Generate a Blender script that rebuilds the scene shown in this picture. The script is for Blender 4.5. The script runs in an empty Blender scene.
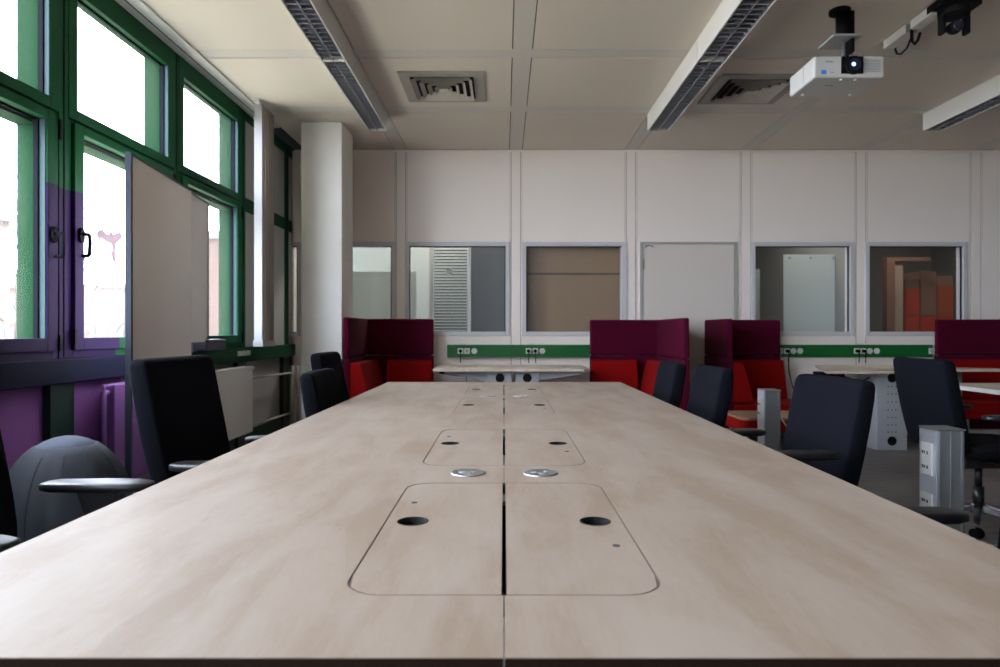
import bpy, math, random
from mathutils import Vector, Matrix
random.seed(7)
S = bpy.context.scene
COL = S.collection
PI = math.pi

# ------------------------------------------------------------------ materials
def new_mat(name):
    m = bpy.data.materials.new(name); m.use_nodes = True
    nt = m.node_tree; return m, nt, nt.nodes['Principled BSDF']

def mat(name, col, rough=.6, metal=0, spec=.5, noise=0, nscale=20, bump=0, bscale=200, sheen=0, emit=None, es=0, coat=0):
    m, nt, b = new_mat(name)
    b.inputs['Base Color'].default_value = (*col, 1)
    b.inputs['Roughness'].default_value = rough
    b.inputs['Metallic'].default_value = metal
    b.inputs['Specular IOR Level'].default_value = spec
    if coat: b.inputs['Coat Weight'].default_value = coat
    if sheen:
        b.inputs['Sheen Weight'].default_value = sheen
    if emit:
        b.inputs['Emission Color'].default_value = (*emit, 1); b.inputs['Emission Strength'].default_value = es
    if noise or bump:
        tc = nt.nodes.new('ShaderNodeTexCoord')
    if noise:
        n = nt.nodes.new('ShaderNodeTexNoise'); n.inputs['Scale'].default_value = nscale; n.inputs['Detail'].default_value = 4
        r = nt.nodes.new('ShaderNodeMapRange')
        r.inputs['To Min'].default_value = 1 - noise; r.inputs['To Max'].default_value = 1 + noise
        v = nt.nodes.new('ShaderNodeVectorMath'); v.operation = 'SCALE'; v.inputs[0].default_value = col
        nt.links.new(tc.outputs['Object'], n.inputs['Vector']); nt.links.new(n.outputs['Fac'], r.inputs['Value'])
        nt.links.new(r.outputs['Result'], v.inputs['Scale']); nt.links.new(v.outputs['Vector'], b.inputs['Base Color'])
    if bump:
        n = nt.nodes.new('ShaderNodeTexNoise'); n.inputs['Scale'].default_value = bscale
        bp = nt.nodes.new('ShaderNodeBump'); bp.inputs['Strength'].default_value = bump; bp.inputs['Distance'].default_value = .002
        nt.links.new(tc.outputs['Object'], n.inputs['Vector']); nt.links.new(n.outputs['Fac'], bp.inputs['Height'])
        nt.links.new(bp.outputs['Normal'], b.inputs['Normal'])
    return m

def glass_mat(name, tint, gl=.06, rough=0.0):
    m = bpy.data.materials.new(name); m.use_nodes = True; nt = m.node_tree; nt.nodes.clear()
    o = nt.nodes.new('ShaderNodeOutputMaterial'); t = nt.nodes.new('ShaderNodeBsdfTransparent')
    g = nt.nodes.new('ShaderNodeBsdfGlossy'); mx = nt.nodes.new('ShaderNodeMixShader')
    lw = nt.nodes.new('ShaderNodeLayerWeight'); lw.inputs['Blend'].default_value = .5
    pw = nt.nodes.new('ShaderNodeMath'); pw.operation = 'POWER'; pw.inputs[1].default_value = 5
    ad = nt.nodes.new('ShaderNodeMath'); ad.operation = 'MULTIPLY_ADD'; ad.inputs[1].default_value = 1-gl; ad.inputs[2].default_value = gl
    nt.links.new(lw.outputs['Facing'], pw.inputs[0]); nt.links.new(pw.outputs[0], ad.inputs[0]); nt.links.new(ad.outputs[0], mx.inputs[0])
    nt.links.new(t.outputs[0], mx.inputs[1]); nt.links.new(g.outputs[0], mx.inputs[2]); nt.links.new(mx.outputs[0], o.inputs[0])
    return m

def wood_mat(name, c1, c2, c3, rough=.4, axis_scale=(9, 1.3, 9)):
    m, nt, b = new_mat(name)
    tc = nt.nodes.new('ShaderNodeNewGeometry'); mp = nt.nodes.new('ShaderNodeMapping')
    mp.inputs['Scale'].default_value = axis_scale
    n1 = nt.nodes.new('ShaderNodeTexNoise'); n1.inputs['Scale'].default_value = 1.1; n1.inputs['Detail'].default_value = 6; n1.inputs['Distortion'].default_value = .5
    n2 = nt.nodes.new('ShaderNodeTexNoise'); n2.inputs['Scale'].default_value = 7; n2.inputs['Detail'].default_value = 8; n2.inputs['Roughness'].default_value = .7
    cr = nt.nodes.new('ShaderNodeValToRGB')
    e = cr.color_ramp.elements; e[0].position = .34; e[0].color = (*c1, 1); e[1].position = .72; e[1].color = (*c3, 1)
    k = e.new(.52); k.color = (*c2, 1)
    mx = nt.nodes.new('ShaderNodeMath'); mx.operation = 'MULTIPLY_ADD'; mx.inputs[1].default_value = .22
    nt.links.new(tc.outputs['Position'], mp.inputs['Vector'])
    nt.links.new(mp.outputs[0], n1.inputs['Vector']); nt.links.new(mp.outputs[0], n2.inputs['Vector'])
    sb = nt.nodes.new('ShaderNodeMath'); sb.operation = 'SUBTRACT'; sb.inputs[1].default_value = .5
    nt.links.new(n2.outputs['Fac'], sb.inputs[0]); nt.links.new(sb.outputs[0], mx.inputs[0]); nt.links.new(n1.outputs['Fac'], mx.inputs[2])
    # staves and fine flecks
    mp2 = nt.nodes.new('ShaderNodeMapping'); mp2.inputs['Scale'].default_value = (16, 1.7, 16)
    br = nt.nodes.new('ShaderNodeTexVoronoi'); br.inputs['Scale'].default_value = 1
    n3 = nt.nodes.new('ShaderNodeTexNoise'); n3.inputs['Scale'].default_value = 1; n3.inputs['Detail'].default_value = 3
    mp3 = nt.nodes.new('ShaderNodeMapping'); mp3.inputs['Scale'].default_value = (190, 38, 190)
    m3 = nt.nodes.new('ShaderNodeMath'); m3.operation = 'MULTIPLY_ADD'; m3.inputs[1].default_value = .20
    s3 = nt.nodes.new('ShaderNodeMath'); s3.operation = 'SUBTRACT'; s3.inputs[1].default_value = .5
    m4 = nt.nodes.new('ShaderNodeMath'); m4.operation = 'MULTIPLY_ADD'; m4.inputs[1].default_value = .10
    s4 = nt.nodes.new('ShaderNodeMath'); s4.operation = 'SUBTRACT'; s4.inputs[1].default_value = .5
    rgb = nt.nodes.new('ShaderNodeSeparateColor')
    L = nt.links.new
    L(tc.outputs['Position'], mp2.inputs['Vector']); L(mp2.outputs[0], br.inputs['Vector']); L(br.outputs['Color'], rgb.inputs[0])
    L(tc.outputs['Position'], mp3.inputs['Vector']); L(mp3.outputs[0], n3.inputs['Vector']); L(n3.outputs['Fac'], s3.inputs[0]); L(s3.outputs[0], m3.inputs[0]); L(mx.outputs[0], m3.inputs[2])
    L(rgb.outputs[0], s4.inputs[0]); L(s4.outputs[0], m4.inputs[0]); L(m3.outputs[0], m4.inputs[2])
    L(m4.outputs[0], cr.inputs[0]); L(cr.outputs[0], b.inputs['Base Color'])
    b.inputs['Roughness'].default_value = rough; b.inputs['Specular IOR Level'].default_value = .22
    return m

def light_cast_mat(name, green, purple, rough=.35, zmax=1.81, ymax=3.83, spec=.35):
    """own paint colour, with purple light on the lower near bays painted in by position"""
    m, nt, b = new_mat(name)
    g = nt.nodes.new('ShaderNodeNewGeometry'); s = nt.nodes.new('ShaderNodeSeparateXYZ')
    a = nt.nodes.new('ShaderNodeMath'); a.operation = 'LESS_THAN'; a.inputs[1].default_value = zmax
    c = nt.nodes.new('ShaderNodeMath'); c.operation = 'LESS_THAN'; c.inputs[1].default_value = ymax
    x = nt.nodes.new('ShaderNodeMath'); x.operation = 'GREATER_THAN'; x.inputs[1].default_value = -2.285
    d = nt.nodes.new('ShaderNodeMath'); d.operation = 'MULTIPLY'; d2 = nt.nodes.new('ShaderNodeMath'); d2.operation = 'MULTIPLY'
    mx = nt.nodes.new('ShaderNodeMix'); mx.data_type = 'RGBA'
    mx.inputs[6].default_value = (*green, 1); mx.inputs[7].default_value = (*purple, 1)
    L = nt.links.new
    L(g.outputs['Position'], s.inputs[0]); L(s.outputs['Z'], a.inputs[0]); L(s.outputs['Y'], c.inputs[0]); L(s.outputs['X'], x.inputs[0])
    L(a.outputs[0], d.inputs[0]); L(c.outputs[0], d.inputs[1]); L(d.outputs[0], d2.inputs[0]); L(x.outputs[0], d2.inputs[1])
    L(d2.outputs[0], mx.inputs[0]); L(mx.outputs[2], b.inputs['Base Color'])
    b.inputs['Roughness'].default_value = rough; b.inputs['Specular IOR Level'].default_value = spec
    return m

def floor_mat():
    m, nt, b = new_mat('vinyl_floor')
    g = nt.nodes.new('ShaderNodeNewGeometry'); mp = nt.nodes.new('ShaderNodeMapping'); mp.inputs['Scale'].default_value = (1.2, 22, 1)
    n = nt.nodes.new('ShaderNodeTexNoise'); n.inputs['Scale'].default_value = 2; n.inputs['Detail'].default_value = 6
    cr = nt.nodes.new('ShaderNodeValToRGB'); e = cr.color_ramp.elements
    e[0].position = .35; e[0].color = (.15, .135, .125, 1); e[1].position = .7; e[1].color = (.26, .24, .225, 1)
    nt.links.new(g.outputs['Position'], mp.inputs[0]); nt.links.new(mp.outputs[0], n.inputs['Vector'])
    nt.links.new(n.outputs['Fac'], cr.inputs[0]); nt.links.new(cr.outputs[0], b.inputs['Base Color'])
    b.inputs['Roughness'].default_value = .45
    return m

M = dict(
    ceiling=mat('ceiling_tile', (.69, .63, .55), .8, noise=.03, nscale=2),
    ceilstrip=mat('ceiling_strip', (.62, .59, .54), .7),
    dark=mat('shadow_gap', (.03, .03, .03), .9),
    wall=mat('wall_panel', (.87, .785, .72), .55, noise=.03, nscale=1.5),
    strip=mat('wall_strip', (.87, .785, .725), .5),
    column=mat('concrete_paint', (.84, .81, .77), .7, noise=.05, nscale=6),
    floor=floor_mat(),
    frame=light_cast_mat('window_paint_light_cast', (.009, .070, .028), (.022, .009, .055), .6, spec=.1),  # purple light falling on the near bays is put into the colour
    sill=light_cast_mat('sill_paint_light_cast', (.006, .055, .024), (.003, .005, .024), .7, spec=.12),
    panelz=light_cast_mat('parapet_paint_light_cast', (.34, .33, .33), (.30, .11, .37), .7, 2, 3.95),
    radz=light_cast_mat('radiator_paint_light_cast', (.72, .71, .69), (.26, .11, .37), .5, 2, 3.95),  # white radiator; purple light on the near one is painted in
    darkgreen=mat('dark_green_paint', (.008, .03, .02), .4),
    greyglaze=mat('grey_infill', (.42, .42, .40), .5),
    glass=glass_mat('window_glass', (.97, .99, .985), .04),
    iglass=glass_mat('partition_glass', (.88, .93, .92), .05),
    gasket=mat('gasket', (.008, .009, .014), .8, spec=.08),
    alu=mat('aluminium', (.55, .57, .60), .35, 1),
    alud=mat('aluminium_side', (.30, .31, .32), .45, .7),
    chrome=mat('chrome', (.75, .76, .8), .15, 1),
    silver=mat('silver_frame', (.58, .57, .58), .4),
    wood=wood_mat('maple_laminate', (.275, .205, .155), (.318, .252, .203), (.342, .282, .236), .5, (8, 2.4, 8)),
    wood2=wood_mat('beech_top', (.52, .42, .32), (.6, .5, .4), (.68, .6, .5), .4),
    edge=mat('shaded_edge_band', (.014, .007, .004), .8, spec=.1),
    groove=mat('hatch_groove', (.16, .115, .095), .6),
    hole=mat('black_plastic', (.004, .004, .005), .7, spec=.2),
    blk=mat('black_fabric', (.004, .004, .006), .9, spec=.2, bump=.4, bscale=900),
    blkb=mat('charcoal_fabric', (.0045, .005, .0085), 1, spec=.12, bump=.4, bscale=900),
    blkp=mat('black_plastic_arm', (.008, .008, .010), .42, spec=.7),
    white=mat('white_plastic', (.62, .61, .59), .35),
    whitemet=mat('white_metal', (.66, .65, .62), .45),
    grey=mat('grey_plastic', (.34, .34, .34), .45),
    pedestal=mat('pedestal_metal', (.40, .41, .43), .45),
    louv=mat('louvre_alu', (.45, .47, .53), .4, .8),
    louvd=mat('louvre_dark', (.05, .05, .07), .35, .7),
    ventg=mat('vent_metal', (.50, .47, .42), .5),
    burg=mat('burgundy_felt', (.068, .0004, .015), .95, spec=.15, bump=.3, bscale=600),
    red=mat('red_felt', (.22, .0012, .0012), .95, spec=.15, bump=.3, bscale=600),
    ductg=mat('duct_green', (.003, .105, .020), .4),
    board=mat('whiteboard', (.86, .78, .73), .16),
    board2=mat('whiteboard_rear', (.88, .84, .82), .3),
    bframe=mat('board_frame', (.035, .04, .06), .35, .4),
    ballf=mat('ball_fabric', (.038, .045, .06), .8, bump=.5, bscale=500),
    ballc=mat('ball_cap_fabric', (.085, .10, .145), .8, bump=.5, bscale=500),
    seam=mat('seam', (.02, .022, .03), .9),
    slat=mat('blind_slat', (.36, .31, .28), .7),
    slatw=mat('blind_white', (.30, .30, .31), .5),
    teal=mat('venetian_slat', (.05, .065, .065), .9, spec=.1),
    curtain=mat('pale_curtain', (.42, .49, .47), .8),
    pipe=mat('pipe_paint', (.40, .385, .36), .5),
    brown=mat('brown_screen', (.27, .17, .09), .5, noise=.1, nscale=3),
    roomd=mat('dim_room_wall', (.20, .20, .19), .8),
    roomw=mat('pale_room_wall', (.20, .215, .20), .8),
    gboard=mat('glass_board', (.55, .62, .59), .3),
    orange=mat('orange_panel', (.26, .05, .012), .6),
    orangered=mat('vermilion_panel', (.30, .03, .008), .6),
    brownp=mat('brown_panel', (.16, .09, .06), .6),
    tanp=mat('tan_door', (.28, .22, .17), .6),
    brick=mat('peach_brick', (.066, .041, .032), .9, noise=.15, nscale=1.2),
    render=mat('pale_render', (.075, .075, .088), .9),
    ground=mat('pale_ground', (.19, .182, .155), .95, noise=.1, nscale=.3),
    bark=mat('bark', (.02, .017, .016), .9),
    decal=mat('mauve_decal', (.20, .15, .18), .8, spec=.1),
    lens=mat('projector_lens_glow', (.2, .4, .9), .1, emit=(.22, .5, 1), es=.55),
    lensb=mat('lens_glass', (.01, .01, .03), .05, coat=1),
    blue=mat('blue_sticker', (.03, .22, .75), .4),
    ink=mat('grey_lettering', (.12, .12, .13), .5),
    paper=mat('pale_paper', (.45, .55, .68), .6),
    outsidewall=mat('outer_wall', (.4, .38, .35), .9),
)

# ------------------------------------------------------------------ mesh builder
class MB:
    def __init__(s): s.v = []; s.f = []; s.mi = []; s.sm = []
    def add(s, vs, fs, mi=0, sm=False):
        o = len(s.v); s.v += [tuple(p) for p in vs]
        for f in fs: s.f.append([i + o for i in f]); s.mi.append(mi); s.sm.append(sm)
        return s
    def box(s, x0, x1, y0, y1, z0, z1, mi=0):
        vs = [(x0,y0,z0),(x1,y0,z0),(x1,y1,z0),(x0,y1,z0),(x0,y0,z1),(x1,y0,z1),(x1,y1,z1),(x0,y1,z1)]
        return s.add(vs, [(0,3,2,1),(4,5,6,7),(0,1,5,4),(1,2,6,5),(2,3,7,6),(3,0,4,7)], mi)
    def prism(s, pts, z0, z1, mi=0, axis='z'):
        """pts 2-D polygon extruded: axis z: (x,y); axis y: (x,z); axis x: (y,z)"""
        n = len(pts)
        def mk(p, h):
            return (p[0],p[1],h) if axis=='z' else ((p[0],h,p[1]) if axis=='y' else (h,p[0],p[1]))
        a = sum(pts[i][0]*pts[(i+1)%n][1]-pts[(i+1)%n][0]*pts[i][1] for i in range(n))
        if (a < 0) != (axis == 'y'): pts = pts[::-1]
        vs = [mk(p,z0) for p in pts]+[mk(p,z1) for p in pts]
        fs = [list(range(n))[::-1], list(range(n,2*n))]+[(i,(i+1)%n,n+(i+1)%n,n+i) for i in range(n)]
        return s.add(vs, fs, mi)
    def loft(s, rings, mi=0, sm=True, caps=True):
        n = len(rings[0]); vs = [p for r in rings for p in r]; fs = []
        for k in range(len(rings)-1):
            for i in range(n):
                j = (i+1)%n; fs.append((k*n+i, k*n+j, (k+1)*n+j, (k+1)*n+i))
        s.add(vs, fs, mi, sm)
        if caps:
            o = len(s.v)-len(vs)
            s.f.append([o+i for i in range(n)][::-1]); s.mi.append(mi); s.sm.append(False)
            s.f.append([o+(len(rings)-1)*n+i for i in range(n)]); s.mi.append(mi); s.sm.append(False)
        return s
    def cyl(s, a, b, r0, r1=None, n=16, mi=0, sm=True):
        r1 = r0 if r1 is None else r1
        a, b = Vector(a), Vector(b); d = (b-a).normalized()
        u = d.orthogonal().normalized(); w = d.cross(u)
        rg = lambda c, r: [c + (u*math.cos(t)+w*math.sin(t))*r for t in [2*PI*i/n for i in range(n)]]
        return s.loft([rg(a,r0), rg(b,r1)], mi, sm)
    def tube(s, pts, r, n=8, mi=0, r1=None):
        pts = [Vector(p) for p in pts]; rings = []
        u = None
        for i, p in enumerate(pts):
            d = (pts[min(i+1,len(pts)-1)] - pts[max(i-1,0)]).normalized()
            if u is None: u = d.orthogonal().normalized()
            u = (u - d*u.dot(d)).normalized(); w = d.cross(u)
            rr = r if r1 is None else r + (r1-r)*i/(len(pts)-1)
            rings.append([p+(u*math.cos(2*PI*k/n)+w*math.sin(2*PI*k/n))*rr for k in range(n)])
        return s.loft(rings, mi)
    def lathe(s, prof, cx, cy, n=24, mi=0, ripple=None):
        rings = []
        for r, z in prof:
            rings.append([(cx+r*(ripple(t,z) if ripple else 1)*math.cos(t), cy+r*(ripple(t,z) if ripple else 1)*math.sin(t), z) for t in [2*PI*i/n for i in range(n)]])
        return s.loft(rings, mi)

ORG = {}
def empty(name, loc=(0,0,0), rz=0):
    o = bpy.data.objects.new(name, None); COL.objects.link(o); o.location = loc; o.rotation_euler.z = rz
    o.empty_display_size = .1
    ORG[o.name] = Vector(loc); return o
def tag(o, label=None, cat=None, group=None, kind=None):
    if label: o['label'] = label
    if cat: o['category'] = cat
    if group: o['group'] = group
    if kind: o['kind'] = kind
    return o
def obj(name, mb, m, parent=None, bevel=0, label=None, seg=2, base=None):
    """mb authored in world coordinates (or the parent's local ones when its origin is 0)"""
    me = bpy.data.meshes.new(name)
    org = ORG[parent.name] if parent else (Vector(base) if base else Vector((0,0,0)))
    me.from_pydata([tuple(Vector(p)-org) for p in mb.v], [], mb.f)
    ms = m if isinstance(m, (list, tuple)) else [m]
    for x in ms: me.materials.append(x)
    for p, i, sm in zip(me.polygons, mb.mi, mb.sm): p.material_index = i; p.use_smooth = sm
    me.update()
    o = bpy.data.objects.new(name, me); COL.objects.link(o)
    if parent: o.parent = parent
    elif base: o.location = base
    ORG[o.name] = org
    if bevel:
        b = o.modifiers.new('bevel', 'BEVEL'); b.width = bevel; b.segments = seg; b.limit_method = 'ANGLE'; b.angle_limit = math.radians(40)
    if label: o['label'] = label
    return o
def copy_tree(o, parent=None):
    c = o.copy(); COL.objects.link(c); c.parent = parent
    for ch in list(o.children): copy_tree(ch, c)
    return c

# ------------------------------------------------------------------ measures
CZ = 1.09; H = 1.90; CEIL = CZ + H; TZ = .74; WX = -2.22; WY = 7.0
SC = 667.0
def PX(px, Y): return (px - 504) / SC * Y
def PZ(py, Y): return CZ - (py - 331) / SC * Y

# ------------------------------------------------------------------ camera
cam = bpy.data.cameras.new('camera'); co = bpy.data.objects.new('camera', cam); COL.objects.link(co)
co.location = (0, 0, CZ); co.rotation_euler = (PI/2, 0, 0)
cam.sensor_width = 36; cam.lens = 24.012; cam.shift_x = -.004; cam.shift_y = -.0025
cam.clip_start = .02; cam.clip_end = 500
cam.dof.use_dof = True; cam.dof.focus_distance = 2.0; cam.dof.aperture_fstop = 5.6
S.camera = co

# ------------------------------------------------------------------ room shell
XR = 13.0; YB = -4.2
P0 = 3.37; PD = 1.155
posts = [P0 + PD*k for k in range(-6, 7)]          # window posts along the facade
YF = 10.3
floor = obj('floor', MB().box(WX-.1, XR, YB, YF, -.1, 0), M['floor']); tag(floor, kind='structure')
sk = [.125 + 1.207*k for k in range(-2, 11)]          # strip centres across the room
cross = [-3.9, -2.7, -1.5, -.3, .9, 2.15, 3.37, 4.577, 5.725]
mb = MB().box(WX-.2, XR, YB, YF, CEIL+.012, CEIL+.2, 1)
xs = [WX+.14] + sk[1:] + [XR]
sw = .064; gp = .007
for i in range(len(xs)-1):
    x0 = xs[i] + (sw+gp if i > 0 else 0.0); x1 = xs[i+1] - sw - gp
    ys = [YB] + cross + [WY]
    for j in range(len(ys)-1):
        y0 = ys[j] + (sw+gp if j > 0 else 0); y1 = ys[j+1] - (sw+gp if j < len(ys)-2 else .012)
        if x1 > x0: mb.box(x0, x1, y0, y1, CEIL, CEIL+.012)
ceiling = obj('ceiling', mb, [M['ceiling'], M['dark']]); tag(ceiling, kind='structure')
mb = MB()
for x in sk[1:]: mb.box(x-sw, x+sw, YB, WY, CEIL+.001, CEIL+.012)
for i in range(len(xs)-1):
    for y in cross:
        mb.box(xs[i]+(sw if i else 0), xs[i+1]-sw, y-sw, y+sw, CEIL+.002, CEIL+.012)
mb.box(WX+.14, XR, 7.11, YF, CEIL, CEIL+.012)
obj('ceiling_strip', mb, M['ceilstrip'], ceiling, label='greyish grid strips between the ceiling panels')
# right, rear wall
tag(obj('wall_right', MB().box(XR, XR+.1, YB, YF, 0, CEIL+.2), M['roomd']), kind='structure')
tag(obj('wall_rear', MB().box(WX, XR, YB-.1, YB, 0, CEIL+.2), M['roomd']), kind='structure')
tag(obj('wall_far', MB().box(WX, XR, YF, YF+.1, 0, CEIL+.2), M['roomd']), kind='structure')

# back wall with openings
ops = []   # (x0,x1,z0,z1) outer frame
zt = CZ + (331-242)/SC*WY; zb = CZ - (336-331)/SC*WY
def X7(px): return PX(px, WY)
wins = [(None, -1.16, 'a'), (X7(405), X7(510), 'b'), (X7(522), X7(627), 'c'), (X7(751), X7(854), 'e'), (X7(865), X7(967), 'f')]
wl0 = (X7(264), X7(302)); wl1 = (X7(308), X7(396))
openings = [wl0, wl1, wins[1][:2], wins[2][:2], wins[3][:2], wins[4][:2]]
door = (X7(640), X7(737))
mb = MB()
solid = sorted(openings)
# solid core with openings
xa = WX
for (a, b) in solid:
    mb.box(xa, a, WY+.006, WY+.10, 0, CEIL)
    mb.box(a, b, WY+.006, WY+.10, 0, zb); mb.box(a, b, WY+.006, WY+.10, zt, CEIL)
    xa = b
mb.box(xa, XR, WY+.006, WY+.10, 0, CEIL)
# face panels (leave 5 mm joints)
sx = sorted(sk)
xe = [WX] + sx[1:] + [XR]
def inop(a, b): return [o for o in solid + [door] if o[0] < b-.02 and o[1] > a+.02]
for i in range(len(xe)-1):
    a = xe[i] + (.05 if i else 0); b = xe[i+1] - .05
    g = .004
    a += g; b -= g
    mb.box(a, b, WY, WY+.006, zt+.004, CEIL-.02)
    o = inop(a, b)
    if not o: mb.box(a, b, WY, WY+.006, 0, zt-.002)
    elif o[0] is not door:
        mb.box(a, b, WY, WY+.006, 0, zb-.002)
        xx = a
        for (p, q) in o:
            if p > xx: mb.box(xx, p, WY, WY+.006, zb, zt)
            xx = max(xx, q)
        if b > xx: mb.box(xx, b, WY, WY+.006, zb, zt)
wb = obj('wall_back', mb, M['wall']); tag(wb, kind='structure')
mb = MB(); gl_ = MB()
for x in sx[1:]:
    if not (door[0] < x < door[1]):
        mb.box(x-.046, x+.046, WY-.003, WY+.006, 0, CEIL-.02)
        gl_.box(x-.0538, x-.0462, WY+.003, WY+.0059, 0, CEIL-.02).box(x+.0462, x+.0538, WY+.003, WY+.0059, 0, CEIL-.02)
        if x in (sx[1],) or True:
            for q in (-.068, .066): gl_.box(x+q, x+q+.002, WY-.0012, WY+.002, zt+.004, CEIL-.02)
mb.box(WX, XR, WY-.006, WY+.006, CEIL-.02, CEIL)
obj('wall_strip', mb, M['strip'], wb, label='slim vertical cover strips between wall panels')
obj('wall_joint', gl_, mat('joint_grey', (.36,.33,.31), .8), wb)
# interior windows
def iwin(n, x0, x1, tint='iglass', right=False):
    t = .045
    f = MB()
    y0, y1 = WY-.012, WY+.104
    f.box(x0, x0+t, y0, y1, zb, zt); f.box(x1-t*(1.3 if right else 1), x1, y0, y1, zb, zt)
    f.box(x0+t, x1-t, y0, y1, zt-t, zt); f.box(x0+t, x1-t, y0, y1, zb, zb+t)
    fr = obj('window_%d' % n, f, M['silver'], bevel=.004); tag(fr, kind='structure')
    obj('window_pane', MB().box(x0+t-.003, x1-t+.003, WY+.03, WY+.036, zb+t-.003, zt-t+.003), M[tint], fr)
    obj('gasket', MB().box(x0+t, x0+t+.006, WY+.01, WY+.028, zb+t, zt-t).box(x1-t-.012, x1-t-.006, WY+.01, WY+.028, zb+t, zt-t).box(x0+t, x1-t, WY+.01, WY+.028, zt-t-.008, zt-t), M['gasket'], fr)
for i, o in enumerate(solid): iwin(20+i, o[0], o[1], right=(i == 3))
# cover panel door
d = obj('door_1', MB().box(door[0]+.035, door[1]-.035, WY-.004, WY+.006, .01, zt-.03), mat('door_leaf', (.68,.61,.55), .5, noise=.02, nscale=3)); tag(d, kind='structure')
f = MB().box(door[0], door[0]+.03, WY-.01, WY+.006, 0, zt).box(door[1]-.03, door[1], WY-.01, WY+.006, 0, zt).box(door[0]+.03, door[1]-.03, WY-.01, WY+.006, zt-.025, zt)
obj('door_frame', f, mat('door_frame_paint', (.40,.385,.36), .5), d)
obj('hinge', MB().cyl((door[0]+.032, WY-.014, 1.74), (door[0]+.032, WY-.014, 1.84), .008), M['alud'], d)
obj('closer_arm', MB().tube([(door[0]+.05, WY-.012, zt-.06), (door[0]+.09, WY-.02, zt-.035), (door[0]+.14, WY-.012, zt-.055)], .006).tube([(door[0]+.05, WY-.012, zt-.035), (door[0]+.12, WY-.012, zt-.04)], .005), M['alud'], d)

# rooms behind the back wall
def rbox(name, m, *b, kind='structure'):
    o = obj(name, MB().box(*b), m); tag(o, kind=kind); return o
rbox('wall_partition', M['roomw'], .06, .10, 7.12, YF, 0, CEIL)
rbox('wall_partition', M['roomd'], 2.42, 2.46, 7.12, YF, 0, CEIL)
rbox('wall_partition', M['roomw'], WX, .05, 8.9, 8.95, 0, CEIL)
rbox('wall_partition', M['roomd'], 3.72, 3.76, 7.12, YF, 0, CEIL)
rbox('wall_partition', M['roomd'], 6.6, 6.65, 7.12, YF, 0, CEIL)
# curtain in the room at left
def curtain(name, x0, x1, y, z0, z1, amp, wl, m, label, cat, grp=None):
    n = int((x1-x0)/wl*8); fr = []; bk = []
    for i in range(n+1):
        x = x0+(x1-x0)*i/n; yy = y+amp*math.sin(2*PI*(x-x0)/wl)
        fr.append((x-x0, yy-y)); bk.append((x-x0, yy-y+.004))
    mb_ = MB(); pts = fr+bk[::-1]
    mb_.v = [(p[0]+x0, p[1]+y, z0) for p in pts]+[(p[0]+x0, p[1]+y, z1) for p in pts]
    N = len(pts)
    for i in range(n):
        for a, b in ((i, i+1),):
            mb_.f.append([a, b, N+b, N+a]); mb_.mi.append(0); mb_.sm.append(True)
            a2, b2 = N-1-a, N-1-b
            mb_.f.append([b2, a2, N+a2, N+b2]); mb_.mi.append(0); mb_.sm.append(True)
    o = obj(name, mb_, m, base=((x0+x1)/2, y, z0)); return tag(o, label, cat, grp)
curtain('curtain', -2.1, -1.02, 7.75, .05, 1.78, .004, .15, M['curtain'], 'pale green curtain with soft vertical folds behind the glass beside the pillar', 'curtain')
# venetian blind in the middle of window b
bx0, bx1 = PX(434, 7.3), PX(467, 7.3)
vb = empty('venetian_blind', ((bx0+bx1)/2, 7.3, .95)); tag(vb, 'pale horizontal slatted blind behind the glass of the second window', 'blind')
mbs = MB()
z = .98
while z < 1.98:
    mbs.add([(bx0,7.285,z-.008),(bx1,7.285,z-.008),(bx1,7.315,z+.012),(bx0,7.315,z+.012)], [(0,1,2,3)]); 
    mbs.add([(bx0,7.286,z-.010),(bx1,7.286,z-.010),(bx1,7.316,z+.010),(bx0,7.316,z+.010)], [(3,2,1,0)]); z += .033
obj('slats', mbs, M['teal'], vb)
obj('head_rail', MB().box(bx0, bx1, 7.28, 7.32, 2.0, 2.03), M['alu'], vb)
obj('side_post', MB().box(bx0-.05, bx0-.01, 7.28, 7.34, .3, 2.3).box(bx1+.01, bx1+.04, 7.28, 7.34, .3, 2.3), M['silver'], vb)
ck = obj('wall_clock', MB().cyl((PX(449,7.25), 7.255, PZ(271,7.25)), (PX(449,7.25), 7.275, PZ(271,7.25)), .038, n=20), M['grey'], base=(PX(449,7.25), 7.26, PZ(271,7.25)-.038))
tag(ck, 'small round grey disc in front of the pale slatted blind', 'disc')
# dark cabinet behind right part of window b
c = empty('tall_cabinet', (PX(488,7.6), 7.6, 0)); tag(c, 'dark grey tall cabinet behind the right half of the second window', 'cabinet')
cx0, cx1 = PX(471,7.6), .04
cm = mat('cabinet_grey', (.07,.085,.095), .35)
obj('body', MB().box(cx0, cx1, 7.6, 8.0, 0, 2.25), cm, c, bevel=.004)
obj('cabinet_door', MB().box(cx0+.02, (cx0+cx1)/2-.004, 7.585, 7.6, .05, 2.2), cm, c)
obj('cabinet_door', MB().box((cx0+cx1)/2+.004, cx1-.02, 7.585, 7.6, .05, 2.2), cm, c)
# brown screen behind window c
bsx0, bsx1 = .13, 1.32
bs = empty('roller_blind', (.72, 7.16, .8)); tag(bs, 'brown screen filling the third window behind the glass', 'screen')
obj('screen_cloth', MB().box(bsx0, bsx1, 7.17, 7.18, .8, 1.70), M['brown'], bs)
obj('screen_cloth', MB().box(bsx0, bsx1, 7.165, 7.175, 1.71, 2.1), M['brown'], bs)
obj('bottom_bar', MB().box(bsx0, bsx1, 7.155, 7.185, 1.695, 1.712), mat('brown_bar', (.06,.04,.03), .5), bs)
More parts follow.
